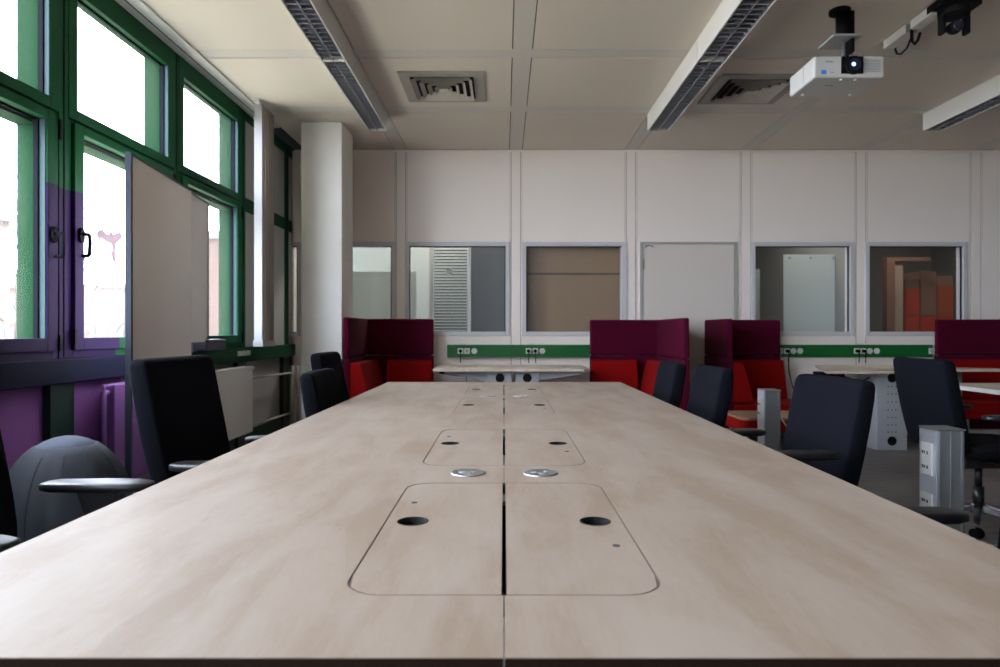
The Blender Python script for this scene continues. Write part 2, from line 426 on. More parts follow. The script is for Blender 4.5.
# glass board behind window e
gb = empty('glass_board', (PX(812,7.5), 7.5, .9)); tag(gb, 'pale green glass board with round pins behind the fourth window', 'board')
gx0, gx1 = PX(784,7.5), PX(840.5,7.5); gz1 = PZ(254.5,7.5)
obj('board_panel', MB().box(gx0, gx1, 7.5, 7.52, .9, gz1), M['gboard'], gb)
for px in (790, 811, 834):
    obj('pin', MB().cyl((PX(px,7.48),7.48,gz1-.04),(PX(px,7.48),7.5,gz1-.04),.014,n=12), M['grey'], gb)
rp = obj('narrow_side_panel', MB().box(PX(753,7.5), PX(760,7.5), 7.5, 7.53, 0, PZ(269,7.5)), M['gboard'], base=(PX(756,7.5), 7.5, 0)); tag(rp, 'slim pale upright panel at the left edge of the fourth window', 'panel')
# things behind window f
tag(obj('brown_door', MB().box(PX(887,8.2), PX(895,8.2), 8.2, 8.3, 0, 1.95).box(PX(895,8.2), PX(904,8.2), 8.22, 8.28, 0, 1.9, 1).box(PX(887,8.2),PX(930,8.2),8.2,8.3,1.95,2.0), [M['brownp'], M['tanp']], base=(PX(890,8.2),8.2,0)), 'brown doorway with a tan leaf behind the glass of the rightmost window', 'doorway')
for i, (a, b, zt_, m_) in enumerate(((904, 919, 1.62, 'orangered'), (920, 936, 1.72, 'brownp'), (937, 953, 1.66, 'orange'))):
    o = empty('locker', (PX((a+b)/2, 8.4), 8.4, 0))
    nm = ('orange-red locker left of the brown one behind the rightmost window', 'brown locker between two orange ones behind the rightmost window', 'dark orange locker right of the brown one behind the rightmost window')[i]
    tag(o, nm, 'locker', 'lockers behind the rightmost window')
    xa_, xb_ = PX(a,8.4), PX(b,8.4)
    obj('body', MB().box(xa_, xb_, 8.4, 8.8, 0, zt_+.12), M['brownp'], o)
    obj('locker_door', MB().box(xa_+.005, xb_-.005, 8.385, 8.4, .05, 1.28), M['orangered'], o)
    obj('locker_door', MB().box(xa_+.005, xb_-.005, 8.385, 8.4, 1.29, zt_), M[m_], o)

# ------------------------------------------------------------------ window wall (left)
ZS0, ZS1 = .83, .96          # sill band
par = MB()
for i in range(len(posts)-1):
    par.box(WX-.10, WX-.05, posts[i]+.09, posts[i+1]-.09, .22 if posts[i] > 3.5 else 0.0, ZS0)
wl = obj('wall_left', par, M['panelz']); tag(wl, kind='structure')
mb = MB()
for p in posts: mb.box(WX-.12, WX-.01, p-.09, p+.09, 0, ZS0)
for i in range(len(posts)-1):
    if posts[i] > 3.5: mb.box(WX-.12, WX-.03, posts[i]+.09, posts[i+1]-.09, 0, .22)
obj('lower_post', mb, M['darkgreen'], wl)
obj('outer_skin', MB().box(WX-.16, WX-.12, YB, YF, -.1, ZS0), M['outsidewall'], wl)
obj('fascia', MB().box(WX-.16, WX-.02, YB, YF, CEIL+.013, CEIL+.5), M['outsidewall'], wl)
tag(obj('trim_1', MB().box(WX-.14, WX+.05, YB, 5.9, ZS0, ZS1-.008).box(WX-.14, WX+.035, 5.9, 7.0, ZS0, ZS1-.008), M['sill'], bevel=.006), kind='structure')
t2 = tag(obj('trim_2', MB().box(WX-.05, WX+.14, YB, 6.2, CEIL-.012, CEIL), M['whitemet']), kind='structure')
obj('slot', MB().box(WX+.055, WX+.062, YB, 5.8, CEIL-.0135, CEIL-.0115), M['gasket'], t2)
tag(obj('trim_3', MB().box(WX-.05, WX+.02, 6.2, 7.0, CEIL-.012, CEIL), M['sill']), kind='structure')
for i, p in enumerate(posts):
    mb = MB().box(WX-.14, WX-.004, p-.035, p+.035, ZS1-.01, CEIL)
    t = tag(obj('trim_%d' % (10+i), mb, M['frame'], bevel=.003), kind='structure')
    obj('joint', MB().box(WX-.006, WX-.0005, p-.004, p+.004, ZS1, CEIL-.02), M['gasket'], t)
def bay(n, y0, y1, solid_=False):
    gx = WX - .05
    a, b = y0+.035, y1-.035
    if solid_:
        f = MB().box(WX-.1, WX-.006, a, b, 2.12, 2.24).box(WX-.1, WX-.006, a, b, 2.9, CEIL-.012).box(WX-.1, WX-.006, a, a+.03, ZS1-.01, CEIL-.012).box(WX-.1, WX-.006, b-.03, b, ZS1-.01, CEIL-.012)
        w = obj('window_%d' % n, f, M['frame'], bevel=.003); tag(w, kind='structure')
        obj('infill_panel', MB().box(WX-.05, WX-.01, a+.03, b-.03, 2.24, 2.9), M['greyglaze'], w)
        obj('infill_panel', MB().box(WX-.05, WX-.01, a+.03, b-.03, ZS1-.01, 2.12), M['greyglaze'], w)
        return w
    f = MB()
    # upper light frame
    u0, u1 = y0+.105, y1-.105
    zl, zh = 2.24, 2.85
    def ring(ya, yb, za, zb_, yi0, yi1, zi0, zi1, xa, xb):
        f.box(xa, xb, ya, yi0, za, zb_); f.box(xa, xb, yi1, yb, za, zb_)
        f.box(xa, xb, yi0, yi1, za, zi0); f.box(xa, xb, yi0, yi1, zi1, zb_)
    ring(a, b, 2.185, CEIL-.012, u0, u1, zl, zh, gx, WX)
    ring(a, b, ZS1-.01, 2.18, y0+.075, y1-.075, ZS1+.045, 2.15, gx, WX-.01)
    # exterior frame members, deep
    fi = f; f = MB()
    ring(a, b, ZS1-.01, CEIL-.012, u0, u1, 1.02, 2.9, gx-.115, gx-.012)
    f.box(gx-.115, gx-.012, u0, u1, 2.10, 2.24)
    fo = f; f = fi
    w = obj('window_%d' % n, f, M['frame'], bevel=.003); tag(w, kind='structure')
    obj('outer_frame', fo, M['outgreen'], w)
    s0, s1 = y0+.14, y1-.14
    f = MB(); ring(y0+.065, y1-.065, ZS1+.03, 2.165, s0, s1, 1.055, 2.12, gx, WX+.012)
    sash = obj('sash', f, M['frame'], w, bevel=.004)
    pm = M['greyglaze'] if solid_ else M['glass']
    obj('upper_pane', MB().box(gx-.008, gx-.002, u0-.01, u1+.01, zl-.01, zh+.01), pm, w)
    obj('lower_pane', MB().box(gx-.008, gx-.002, s0-.01, s1+.01, 1.045, 2.13), pm, w)
    obj('gasket', MB().box(gx-.002, gx+.020, u1-.012, u1, zl, zh).box(gx-.002, gx+.020, s1-.012, s1, 1.055, 2.12)
        .box(gx, gx+.012, s0, s1, 2.11, 2.12).box(gx, gx+.012, u0, u1, zh-.01, zh), M['gasket'], w)
    if not solid_:
        obj('glazing_bead', MB().box(gx+.020, gx+.045, u1-.004, u1, zl, zh).box(gx+.020, gx+.05, s1-.004, s1, 1.055, 2.12), M['bead'], w)
        obj('hinge', MB().box(WX+.012, WX+.022, y0+.05, y0+.066, 1.02, 1.1).box(WX+.012, WX+.022, y1-.066, y1-.05, 2.04, 2.14).box(WX+.012, WX+.022, y1-.066, y1-.05, .99, 1.07), M['hole'], w)
    return w
M['outgreen'] = mat('outer_green', (.004, .030, .010), .7, spec=.05)
M['ventf'] = mat('vent_frame', (.34, .32, .285), .5)
M['tan'] = wood_mat('tan_wood', (.26,.15,.09), (.30,.18,.11), (.34,.21,.13), .5)
M['lockg'] = mat('lock_grey', (.08,.08,.085), .8, spec=.1)
M['bead'] = mat('bead_metal', (.035, .075, .085), .5, spec=.2)
for i in range(len(posts)-1):
    y0 = posts[i]; sol = (y0 > 5.5 and y0 < 7.5)
    w = bay(i+1, y0, posts[i+1], sol)
    if sol or y0 > 5: continue
    def handle(yc, plate=True):
        zc = PZ(245, yc); x = WX + .012
        mb = MB()
        mb.tube([(x, yc, zc+.055), (x+.045, yc, zc+.055), (x+.05, yc, zc+.048), (x+.05, yc, zc-.05), (x+.045, yc, zc-.057), (x+.01, yc, zc-.057)], .009)
        h = obj('handle', mb, M['gasket'], w)
        obj('rose', MB().prism([(yc+.022*math.cos(t), zc+.05+.04*math.sin(t)) for t in [2*PI*k/14 for k in range(14)]], x, x+.014, axis='x'), M['gasket'], h)
    if abs(y0-P0) < .01: handle(y0+.105)
    if abs(y0-P0+PD) < .01: handle(posts[i+1]-.105)
    if abs(y0-P0) < .01:
        # bird silhouette decal on this pane
        yy = 3.84; c0 = (yy, PZ(240, 3.84))
        pts = [(0,0),(.02,.018),(.05,.022),(.075,.008),(.10,.012),(.115,.035),(.125,.012),(.15,.02),(.19,.03),(.20,.01),(.17,-.01),(.15,-.02),(.145,-.05),(.155,-.075),(.14,-.095),(.12,-.085),(.115,-.06),(.125,-.04),(.11,-.025),(.07,-.02),(.04,-.012),(.015,-.018)]
        pts = [(3.715+p[0]*1.25, PZ(236,3.8)+p[1]*1.5) for p in pts]
        obj('bird_decal', MB().prism(pts, WX-.0515, WX-.050, axis='x'), M['decal'], w, label='mauve bird silhouette stuck on the pane')

# ceiling edge over the pillar and pillar itself
pil = obj('pillar', MB().box(PX(301,6.06), PX(342,6.06), 6.06, 6.5, 0, CEIL), M['column'], bevel=.008); tag(pil, kind='structure')

# radiators
def radiator(y0, y1, label, valve_far=True):
    x1 = WX+.12; r = empty('radiator', (x1-.04, (y0+y1)/2, .25)); tag(r, label, 'radiator')
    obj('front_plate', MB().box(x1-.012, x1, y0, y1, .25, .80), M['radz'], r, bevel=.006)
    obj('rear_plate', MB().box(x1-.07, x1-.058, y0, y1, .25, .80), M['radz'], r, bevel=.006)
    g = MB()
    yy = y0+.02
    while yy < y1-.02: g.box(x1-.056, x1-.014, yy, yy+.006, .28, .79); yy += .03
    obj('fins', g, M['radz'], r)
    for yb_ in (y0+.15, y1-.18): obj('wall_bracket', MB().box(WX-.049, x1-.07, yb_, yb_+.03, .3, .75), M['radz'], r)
    ye = y1 if valve_far else y0; s = 1 if valve_far else -1
    if valve_far: obj('valve', MB().cyl((x1-.035, ye, .77), (x1-.035, ye+s*.03, .77), .016).cyl((x1-.035, ye+s*.03, .77), (x1-.035, ye+s*.075, .77), .024, n=20), M['white'], r, label='white thermostat valve')
    else: obj('valve', MB().tube([(x1-.035, ye, .76), (x1-.035, ye-.03, .76), (x1-.035, ye-.04, .74), (x1-.035, ye-.04, .01)], .012), M['radz'], r)
    return r
r1 = radiator(4.70, 5.58, 'white flat panel radiator under the green window sill')
r2 = radiator(3.60, 4.45, 'panel radiator with purple light painted on, half hidden behind the whiteboard', False)
ppx = WX + .085
pp = empty('heating_pipes', (ppx, 6.6, 0)); tag(pp, 'pair of white heating pipes running from radiator to the corner riser', 'pipes')
obj('flow_pipe', MB().tube([(ppx,5.585,.69),(ppx,6.70,.67)], .010), M['pipe'], pp)
obj('return_pipe', MB().tube([(ppx,5.585,.29),(ppx,6.70,.27)], .010), M['pipe'], pp)
obj('riser', MB().cyl((ppx,6.72,0),(ppx,6.72,.74),.018).cyl((ppx+.05,6.74,0),(ppx+.05,6.74,.74),.012), M['pipe'], pp)

# vertical blind stack
vbl = empty('vertical_blind', (-2.02, 5.64, ZS1)); tag(vbl, 'bundle of drawn vertical blind slats hanging from ceiling in front of window', 'blind')
g = MB()
for k in range(9):
    yy = 5.52 + k*.03
    g.box(-2.055, -1.99 - .004*(k%2), yy, yy+.012, ZS1+.05, CEIL-.03)
obj('slats', g, M['slat'], vbl)
obj('front_slat', MB().box(-2.06, -1.995, 5.50, 5.512, ZS1+.05, CEIL-.03), M['slatw'], vbl, label='white foremost slat')
obj('bottom_weight', MB().box(-2.07, -1.985, 5.495, 5.79, ZS1, ZS1+.05), M['slatw'], vbl, bevel=.004)
obj('head_rail', MB().box(-2.05, -2.0, 5.45, 5.85, CEIL-.03, CEIL-.001), M['whitemet'], vbl)
# socket plate on the sill
yp = 5.5
tag(obj('socket_plate', MB().box(WX+.05, WX+.062, 5.42, 5.68, .885, .925), M['ventg'], base=(WX+.056, 5.55, .885)), 'small beige plate on the green window sill below the blind', 'plate')
# dark clamp on sill next to second board
tag(obj('sill_box', MB().box(-2.17, -2.06, 4.62, 4.95, ZS1-.008, 1.03).box(-2.16,-2.07,4.60,4.7,1.03,1.05), M['bframe'], bevel=.01, base=(-2.1,4.8,ZS1-.008)), 'small dark box lying on the green sill beside the whiteboard', 'box')

# ------------------------------------------------------------------ whiteboards
def wboard(name, p0, p1, z0, z1, label, m, post_near=True, feet=True, th=.03):
    p0, p1 = Vector(p0), Vector(p1); d = (p1-p0).normalized(); L = (p1-p0).length
    n = Vector((-d.y, d.x)); n = -n if n.x < 0 else n        # towards the room
    mid = (p0+p1)/2
    r = empty(name, (mid.x, mid.y, 0 if feet else z0)); tag(r, label, 'whiteboard')
    def slab(a, b, za, zb_, w0, w1):
        q = [p0+d*a+n*w0, p0+d*b+n*w0, p0+d*b+n*w1, p0+d*a+n*w1]
        return [(v.x, v.y) for v in q], za, zb_
    mb = MB(); q, a, b = slab(.015, L-.004, z0+.01, z1-.01, -.011, -.001); mb.prism(q, a, b)
    obj('board_surface', mb, m, r)
    fr = MB()
    for (u, v, za, zb_) in (*(((0, .012, z0, z1),) if feet else ((L-.006, L, z0, z1),)), (.012, L, z1-.008, z1), (.02, L-.006, z0, z0+.015)):
        q, a, b = slab(u, v, za, zb_, -.015, .005); fr.prism(q, a, b)
    obj('board_frame', fr, M['bframe'], r)
    if feet:
        pm = MB(); q, a, b = slab(-.02, -.001, 0.04, z1+.002, -.02, .008); pm.prism(q, a, b)
        obj('stand_post', pm, M['bframe'], r)
        pm = MB(); q, a, b = slab(-.05, .02, 0.0, .04, -.22, .22); pm.prism(q, a, b); obj('foot', pm, M['bframe'], r)
        pm = MB(); q, a, b = slab(L-.02, L-.001, 0.04, z0-.001, -.015, .005); pm.prism(q, a, b); obj('stand_post', pm, M['bframe'], r)
        pm = MB(); q, a, b = slab(L-.03, L+.03, 0.0, .04, -.13, .22); pm.prism(q, a, b); obj('foot', pm, M['bframe'], r)
    return r
wboard('whiteboard', (-1.885, 3.37), (-2.00, 4.27), .86, 1.99, 'tall portrait whiteboard on dark stand in front of the windows', M['board'])
wboard('whiteboard', (-2.028, 4.31), (-2.075, 4.68), 1.0, 1.988, 'lighter grey board panel directly behind the tall whiteboard', M['board2'], feet=False)
# (rests on the sill)
obj_b2 = [o for o in COL.objects if o.name.startswith('whiteboard.')][0]
mbr = MB().box(-2.17, -2.05, 4.40, 4.46, ZS1-.008, 1.0)
obj('ledge_clip', mbr, M['bframe'], obj_b2)

# ------------------------------------------------------------------ seating ball
bx, by = -1.785, 2.72
ball = empty('seat_ball', (bx, by, 0)); tag(ball, 'grey blue fabric covered seating ball on the floor under the windows', 'ball')
prof = []
zt_b = PZ(435.5, by)
for k in range(0, 21):
    t = -PI/2 + PI*k/20
    prof.append((max(.24*math.cos(t)**.95 if math.cos(t) > 0 else 0, .004), zt_b/2+zt_b/2*math.sin(t)))
def zc(z): return max(0, min(1, (zt_b-.03-z)/.08))
obj('cover', MB().lathe([p for p in prof if p[1] < zt_b-.036], bx, by, 72, ripple=lambda t, z: 1-.02*zc(z)*abs(math.sin(6*t))**3-.02*math.cos(26*t+2*math.sin(3*t))*zc(z)*(.4+.6*math.sin(t*1.7)**2)), M['ballf'], ball)
rc = .108
capz = zt_b-.04
obj('top_cap', MB().lathe([(rc*1.09, capz-.015), (rc*1.0, capz+.002), (.08, capz+.020), (.045, capz+.033), (.004, zt_b)], bx, by, 48), M['ballc'], ball, label='lighter grey top cap')
sm_ = MB()
for k in range(12):
    t = PI*k/6
    pts = []
    for (r_, z_) in prof:
        if z_ < capz-.01: pts.append((bx+(r_*.982+.001)*math.cos(t), by+(r_*.982+.001)*math.sin(t), z_))
    sm_.tube(pts, .003, 5)
sm_.tube([(bx+rc*1.07*math.cos(2*PI*k/40), by+rc*1.07*math.sin(2*PI*k/40), capz-.01) for k in range(41)], .003, 5)
obj('seams', sm_, M['seam'], ball)

# ------------------------------------------------------------------ office chairs (face +X, base at origin)
def sring(cx, cy, w, d_, z, n=28, p=4.0, bow=0):
    r = []
    for i in range(n):
        t = 2*PI*i/n; c, s = math.cos(t), math.sin(t)
        x = d_/2*math.copysign(abs(c)**(2/p), c); y = w/2*math.copysign(abs(s)**(2/p), s)
        r.append((cx+x+bow*(y/(w/2))**2, cy+y, z))
    return r
def make_chair():
    r = empty('office_chair')
    zz = [(.47,.34,.03),(.475,.41,.06),(.49,.44,.078),(.54,.455,.086),(.62,.465,.09),(.70,.47,.09),(.80,.472,.088),(.90,.472,.084),(.945,.468,.078),(.960,.46,.068),(.969,.445,.05),(.972,.41,.03)]
    rg = []
    for z, w, t in zz:
        u = (z-.5)/.47
        x = -.205 - .03*math.sin(u*2.6) - .075*u*u
        rg.append(sring(x - .043, 0, w, t, z, bow=.02, p=7, n=36))
    obj('backrest', MB().loft(rg), M['blkb'], r)
    rs = []
    for z, w, l in ((.40,.36,.36),(.41,.44,.44),(.425,.475,.475),(.455,.485,.485),(.475,.47,.47),(.485,.43,.44),(.488,.36,.38)):
        rs.append([(p[0]+.02 + 0, p[1], p[2]) for p in sring(0, 0, w, l, z, p=4.5)])
    obj('seat', MB().loft(rs), M['blk'], r)
    obj('mechanism', MB().box(-.14, .1, -.09, .09, .335, .402).box(-.27, -.13, -.035, .035, .35, .38), M['blkp'], r, bevel=.01)
    obj('back_support', MB().prism([(-.255,.35),(-.285,.38),(-.295,.62),(-.275,.62),(-.25,.40),(-.22,.37)], -.04, .04, axis='y'), M['blkp'], r, bevel=.005)
    obj('gas_column', MB().cyl((0,0,.10),(0,0,.22),.028).cyl((0,0,.22),(0,0,.336),.018), M['blkp'], r)
    st = MB().cyl((0,0,.075),(0,0,.125),.045,.035)
    for k in range(5):
        a = 2*PI*k/5+.3; c, s = math.cos(a), math.sin(a); u = Vector((c,s,0)); w = Vector((-s,c,0))
        q0 = [u*.03+w*e+Vector((0,0,z)) for e, z in ((-.024,.085),(.024,.085),(.02,.118),(-.02,.118))]
        q1 = [u*.31+w*e+Vector((0,0,z)) for e, z in ((-.015,.062),(.015,.062),(.012,.078),(-.012,.078))]
        st.loft([q0, q1], sm=False)
    obj('star_base', st, M['chrome'], r, label='polished five-arm base')
    for k in range(5):
        a = 2*PI*k/5+.3; c, s = math.cos(a), math.sin(a)
        x, y = .30*c, .30*s
        w = Vector((-s*.6-c*.8, c*.6-s*.8, 0))
        mb = MB()
        for e in (-1, 1):
            mb.cyl(Vector((x,y,.027))+w*(.008*e), Vector((x,y,.027))+w*(.024*e), .027, n=16)
        mb.cyl((x,y,.027),(x,y,.064),.007)
        obj('caster', mb, M['hole'], r)
    for s in (-1, 1):
        y = s*.275
        a = MB()
        a.tube([(-.0,s*.10,.385),(-.0,s*.2,.378),(-.0,s*.262,.392),(-.0,y+.004*s,.42),(-.0,y+.004*s,.55),(-.0,y,.625)], .016)
        a.prism([(-.035,.55),(.035,.55),(.06,.622),(-.06,.622)], y-.016, y+.016, axis='y')
        ar = obj('armrest', a, M['blkp'], r, bevel=.003)
        rg = []
        for xx, w, h in ((-.165,.03,.012),(-.16,.055,.022),(-.13,.08,.028),(0,.095,.03),(.10,.09,.028),(.145,.06,.022),(.155,.03,.012)):
            rg.append([(xx, y+w/2*math.copysign(abs(math.cos(t))**.35, math.cos(t)), .637+h/2*math.copysign(abs(math.sin(t))**.45, math.sin(t))) for t in [2*PI*i/16 for i in range(16)]])
        obj('arm_pad', MB().loft(rg[::-1]), M['blkp'], ar)
    return r
G = 'office chairs around the long table'
chairs = [
    (-1.185, 1.68, 0.0, .0, 'nearest left office chair, mostly only its armrest with pale shine in view'),
    (-.93, 2.50, -.07, .02, 'large black high-back chair left of the table in front of the whiteboard'),
    (-.61, 3.35, .02, -.08, 'black office chair left of table in front of the white pillar, nearer of two'),
    (-.785, 4.13, 0.0, -.015, 'black office chair left of table near the pillar, farther of two'),
    (.965, 1.365, PI, 0, 'nearest right office chair showing only its black armrest over the table edge'),
    (1.03, 2.70, PI+.10, -.07, 'large dark office chair right of the table with its back before the power column'),
    (.84, 3.68, PI+.02, -.08, 'dark office chair right of the table overlapping the red cushioned booth, nearer of two'),
    (.78, 4.36, PI, -.085, 'dark office chair right of the table far end, half behind its neighbour'),
    (2.66, 3.74, .0, -.035, 'black office chair turned away behind the aluminium power column at right'),
]
ch0 = make_chair()
for i, (x, y, rz, dz, lab) in enumerate(chairs):
    c = ch0 if i == 0 else copy_tree(ch0)
    c.location = (x, y, 0); c.rotation_euler.z = rz
    tag(c, lab, 'chair', G)
    for k in c.children:
        if k.name.startswith('backrest'): k.location.z = dz
    if i == 0:
        pass

# ------------------------------------------------------------------ long table
TY0, TL = .715, 1.93; TW = .795; EP = .0018
tb = empty('conference_table', (0, TY0+TL, 0)); tag(tb, 'long pale maple conference table with cable hatches filling the foreground', 'table')
slabs = []
def rrect(x0, x1, y0, y1, rad, outer):
    """rectangle with the corners on the outer side rounded; outer = -1 or +1 (x side)"""
    pts = []
    def arc(cx, cy, a0):
        for k in range(9): 
            t = a0+PI/2*k/8; pts.append((cx+rad*math.cos(t), cy+rad*math.sin(t)))
    if outer > 0:
        pts.append((x0, y0)); arc(x1-rad, y0+rad, -PI/2); arc(x1-rad, y1-rad, 0); pts.append((x0, y1))
    else:
        pts.append((x1, y1)); arc(x0+rad, y1-rad, PI/2); arc(x0+rad, y0+rad, PI); pts.append((x1, y0))
    return pts
hz = TZ
for row in (-1, 1):
    for m in range(2):
        y0 = TY0+TL*m; y1 = y0+TL-.0012
        xi, xo = row*.0007, row*TW
        hs = [(y0+.168, y0+.168+.655), (y0+1.02, y0+1.02+.645)]
        xh = row*.219
        # slab top with cut-outs: built as strips; hatch regions sit in their cut-outs
        mb = MB()
        X = sorted((xi, xh)); XO = sorted((xh, xo))
        g = .0022
        def b_(xa, xb, ya, yb): mb.box(min(xa,xb), max(xa,xb), ya, yb, hz-.026, hz)
        b_(xh, xo, y0, y1)
        b_(xi, xh, y0, hs[0][0]); b_(xi, xh, hs[0][1], hs[1][0]); b_(xi, xh, hs[1][1], y1)
        # corner fillets around the hatch cut-out
        rad = .055
        for (a, b) in hs:
            for (cy, sgn) in ((a, 1), (b, -1)):
                q = [(xh, cy), (xh, cy+sgn*rad)]
                for k in range(1, 9):
                    t = PI/2*k/8
                    q.append((xh-row*rad*(1-math.cos(t)), cy+sgn*rad*(1-math.sin(t))))
                mb.prism(q, hz-.026, hz)
        top = obj('tabletop', mb, M['wood'], tb)
        # edging on the outside and table ends; shadow painted in as dark colour
        em = MB().box(min(xo, xo+row*.002), max(xo, xo+row*.002), y0, y1, hz-.026, hz-.002)
        if m == 0: em.box(min(xi,xo), max(xi,xo), y0-.002, y0, hz-.026, hz-.001)
        obj('edge_band', em, M['edge'], top)
        for hi, (a, b) in enumerate(hs):
            gg = .003
            hx0, hx1 = sorted((row*.0035, xh-row*gg))
            pts = rrect(hx0, hx1, a+gg, b-gg, rad-gg, row)
            hc = Vector((row*.168, a+.345)); hr = .029
            # hatch leaf with a round hole: ring of quads from hole to outline
            N = 144
            outl = []
            # sample outline by ray angle
            P = [Vector(p) for p in pts]; n_ = len(P)
            for k in range(N):
                t = 2*PI*k/N; dv = Vector((math.cos(t), math.sin(t))); best = None
                for i in range(n_):
                    p, q = P[i]-hc, P[(i+1)%n_]-hc; e = q-p
                    den = dv.x*e.y-dv.y*e.x
                    if abs(den) < 1e-12: continue
                    s_ = (p.x*e.y-p.y*e.x)/den; u_ = (p.x*dv.y-p.y*dv.x)/den
                    if s_ > 0 and -1e-6 <= u_ <= 1+1e-6 and (best is None or s_ < best[0]): best = (s_, i)
                outl.append(hc+dv*best[0])
            # snap square corners
            for cpt in [p for p in P if abs(p.x-row*.0035) < 1e-6]:
                j = min(range(N), key=lambda k: (outl[k]-cpt).length); outl[j] = cpt.copy()
            ri = [hc+Vector((math.cos(2*PI*k/N), math.sin(2*PI*k/N)))*hr for k in range(N)]
            zt1, zb1 = hz-.0003, hz-.0013
            vs = [(p.x,p.y,zt1) for p in ri]+[(p.x,p.y,zt1) for p in outl]+[(p.x,p.y,zb1) for p in ri]+[(p.x,p.y,zb1) for p in outl]
            fs = []; f2 = []
            for k in range(N):
                j = (k+1)%N
                fs += [(k, N+k, N+j, j), (2*N+k, 2*N+j, 3*N+j, 3*N+k), (k, j, 2*N+j, 2*N+k)]; f2.append((N+k, 3*N+k, 3*N+j, N+j))
            hm = MB().add(vs, fs); hm.f += [list(q) for q in f2]; hm.mi += [1]*len(f2); hm.sm += [False]*len(f2)
            ht = obj('cable_hatch', hm, [M['wood'], M['groove']], tb)
            lp = MB()
            lx0, lx1 = sorted((xh+row*.004, xh-row*.02)); wx0, wx1 = sorted((row*.006, xh+row*.004))
            lp.box(lx0, lx1, a-.004, b+.004, hz-.012, hz-.0014).box(wx0, wx1, a-.004, a+.02, hz-.012, hz-.0015).box(wx0, wx1, b-.02, b+.004, hz-.012, hz-.0015)
            for cy_, sg in ((a, 1), (b, -1)): lp.box(*sorted((xh, xh-row*.045)), *sorted((cy_, cy_+sg*.045)), hz-.012, hz-.0016)
            o1 = rrect(*sorted((row*.006, xh)), a, b, rad, row); o2 = rrect(*sorted((row*.006, xh-row*.0009)), a+.0009, b-.0009, rad-.0009, row)
            n2 = len(o1); lv_ = [(p[0], p[1], hz-.0002) for p in o1]+[(p[0], p[1], hz-.0002) for p in o2]+[(p[0], p[1], hz-.0014) for p in o2]
            lf = [(k, k+1, n2+k+1, n2+k) for k in range(n2-1)]+[(n2+k, n2+k+1, 2*n2+k+1, 2*n2+k) for k in range(n2-1)]
            lp.add(lv_, lf)
            obj('hatch_lip', lp, M['groove'], top)
            obj('hole_ring', MB().loft([[(hc.x+q*math.cos(t), hc.y+q*math.sin(t), zz) for t in [2*PI*k/32 for k in range(32)]] for q, zz in ((.029, hz+.0002),(.0262,hz+.0006),(.0262,hz-.03),(.029,hz-.03))], caps=False), M['hole'], ht, label='black ring lining the round cable hole')
            obj('hatch_lock', MB().cyl((row*.183, a+(.478 if row < 0 else .205), hz-.0005), (row*.183, a+(.478 if row < 0 else .205), hz+.0004), .0065, n=16), M['lockg'], ht)
            obj('hatch_hinge', MB().box(min(row*.0006,row*.0030), max(row*.0006,row*.0030), a+.50, a+.56, hz-.012, hz-.003), M['alu'], ht)
        # aluminium socket insert between the hatches
        gx, gy = row*.089, y0+.925
        gm = MB().lathe([(.041, hz-.001), (.0425, hz+.002), (.040, hz+.0035), (.036, hz+.0028), (.004, hz+.0028)], gx, gy, 32)
        go = obj('socket_insert', gm, M['alu'], tb)
        obj('insert_slot', MB().cyl((gx-.014,gy,hz+.0025),(gx-.014,gy,hz+.004),.008,n=12).cyl((gx+.014,gy+.006,hz+.0025),(gx+.014,gy+.006,hz+.0045),.005,n=12).box(gx-.004,gx+.008,gy-.018,gy-.012,hz+.0025,hz+.0042), M['grey'], go)
    # channel below the hatches
for m in range(2):
    y0 = TY0+TL*m
    obj('cable_tray', MB().box(-.21, .21, y0+.1, y0+1.75, hz-.16, hz-.155).box(-.21,-.205,y0+.1,y0+1.75,hz-.155,hz-.03).box(.205,.21,y0+.1,y0+1.75,hz-.155,hz-.03), M['hole'], tb)
for y in (TY0+.12, TY0+TL-.04, TY0+2*TL-.16):
    for s in (-1, 1):
        x = s*.40
        obj('leg', MB().box(x-.03, x+.03, y, y+.06, .0, hz-.05), M['pedestal'], tb, bevel=.004)
    obj('cross_beam', MB().box(-.42, .42, y+.01, y+.05, hz-.075, hz-.03), M['pedestal'], tb)

# second long table at right
t2 = empty('conference_table', (3.7, 2.6, 0)); tag(t2, 'second pale wooden table at the right edge behind the turned away chair', 'table')
obj('tabletop', MB().box(2.92, 4.5, .72, 4.49, TZ-.026, TZ), M['wood2'], t2)
obj('edge_band', MB().box(2.917, 2.92, .72, 4.49, TZ-.026, TZ-.001), M['whitemet'], t2)
obj('under_frame', MB().box(3.35, 3.40, .9, 4.3, TZ-.09, TZ-.027).box(4.3,4.35,.9,4.3,TZ-.09,TZ-.027), M['bframe'], t2)
for y in (.95, 2.6, 4.2):
    for x in (3.35, 4.3): obj('leg', MB().box(x, x+.05, y, y+.05, 0, TZ-.09), M['bframe'], t2)

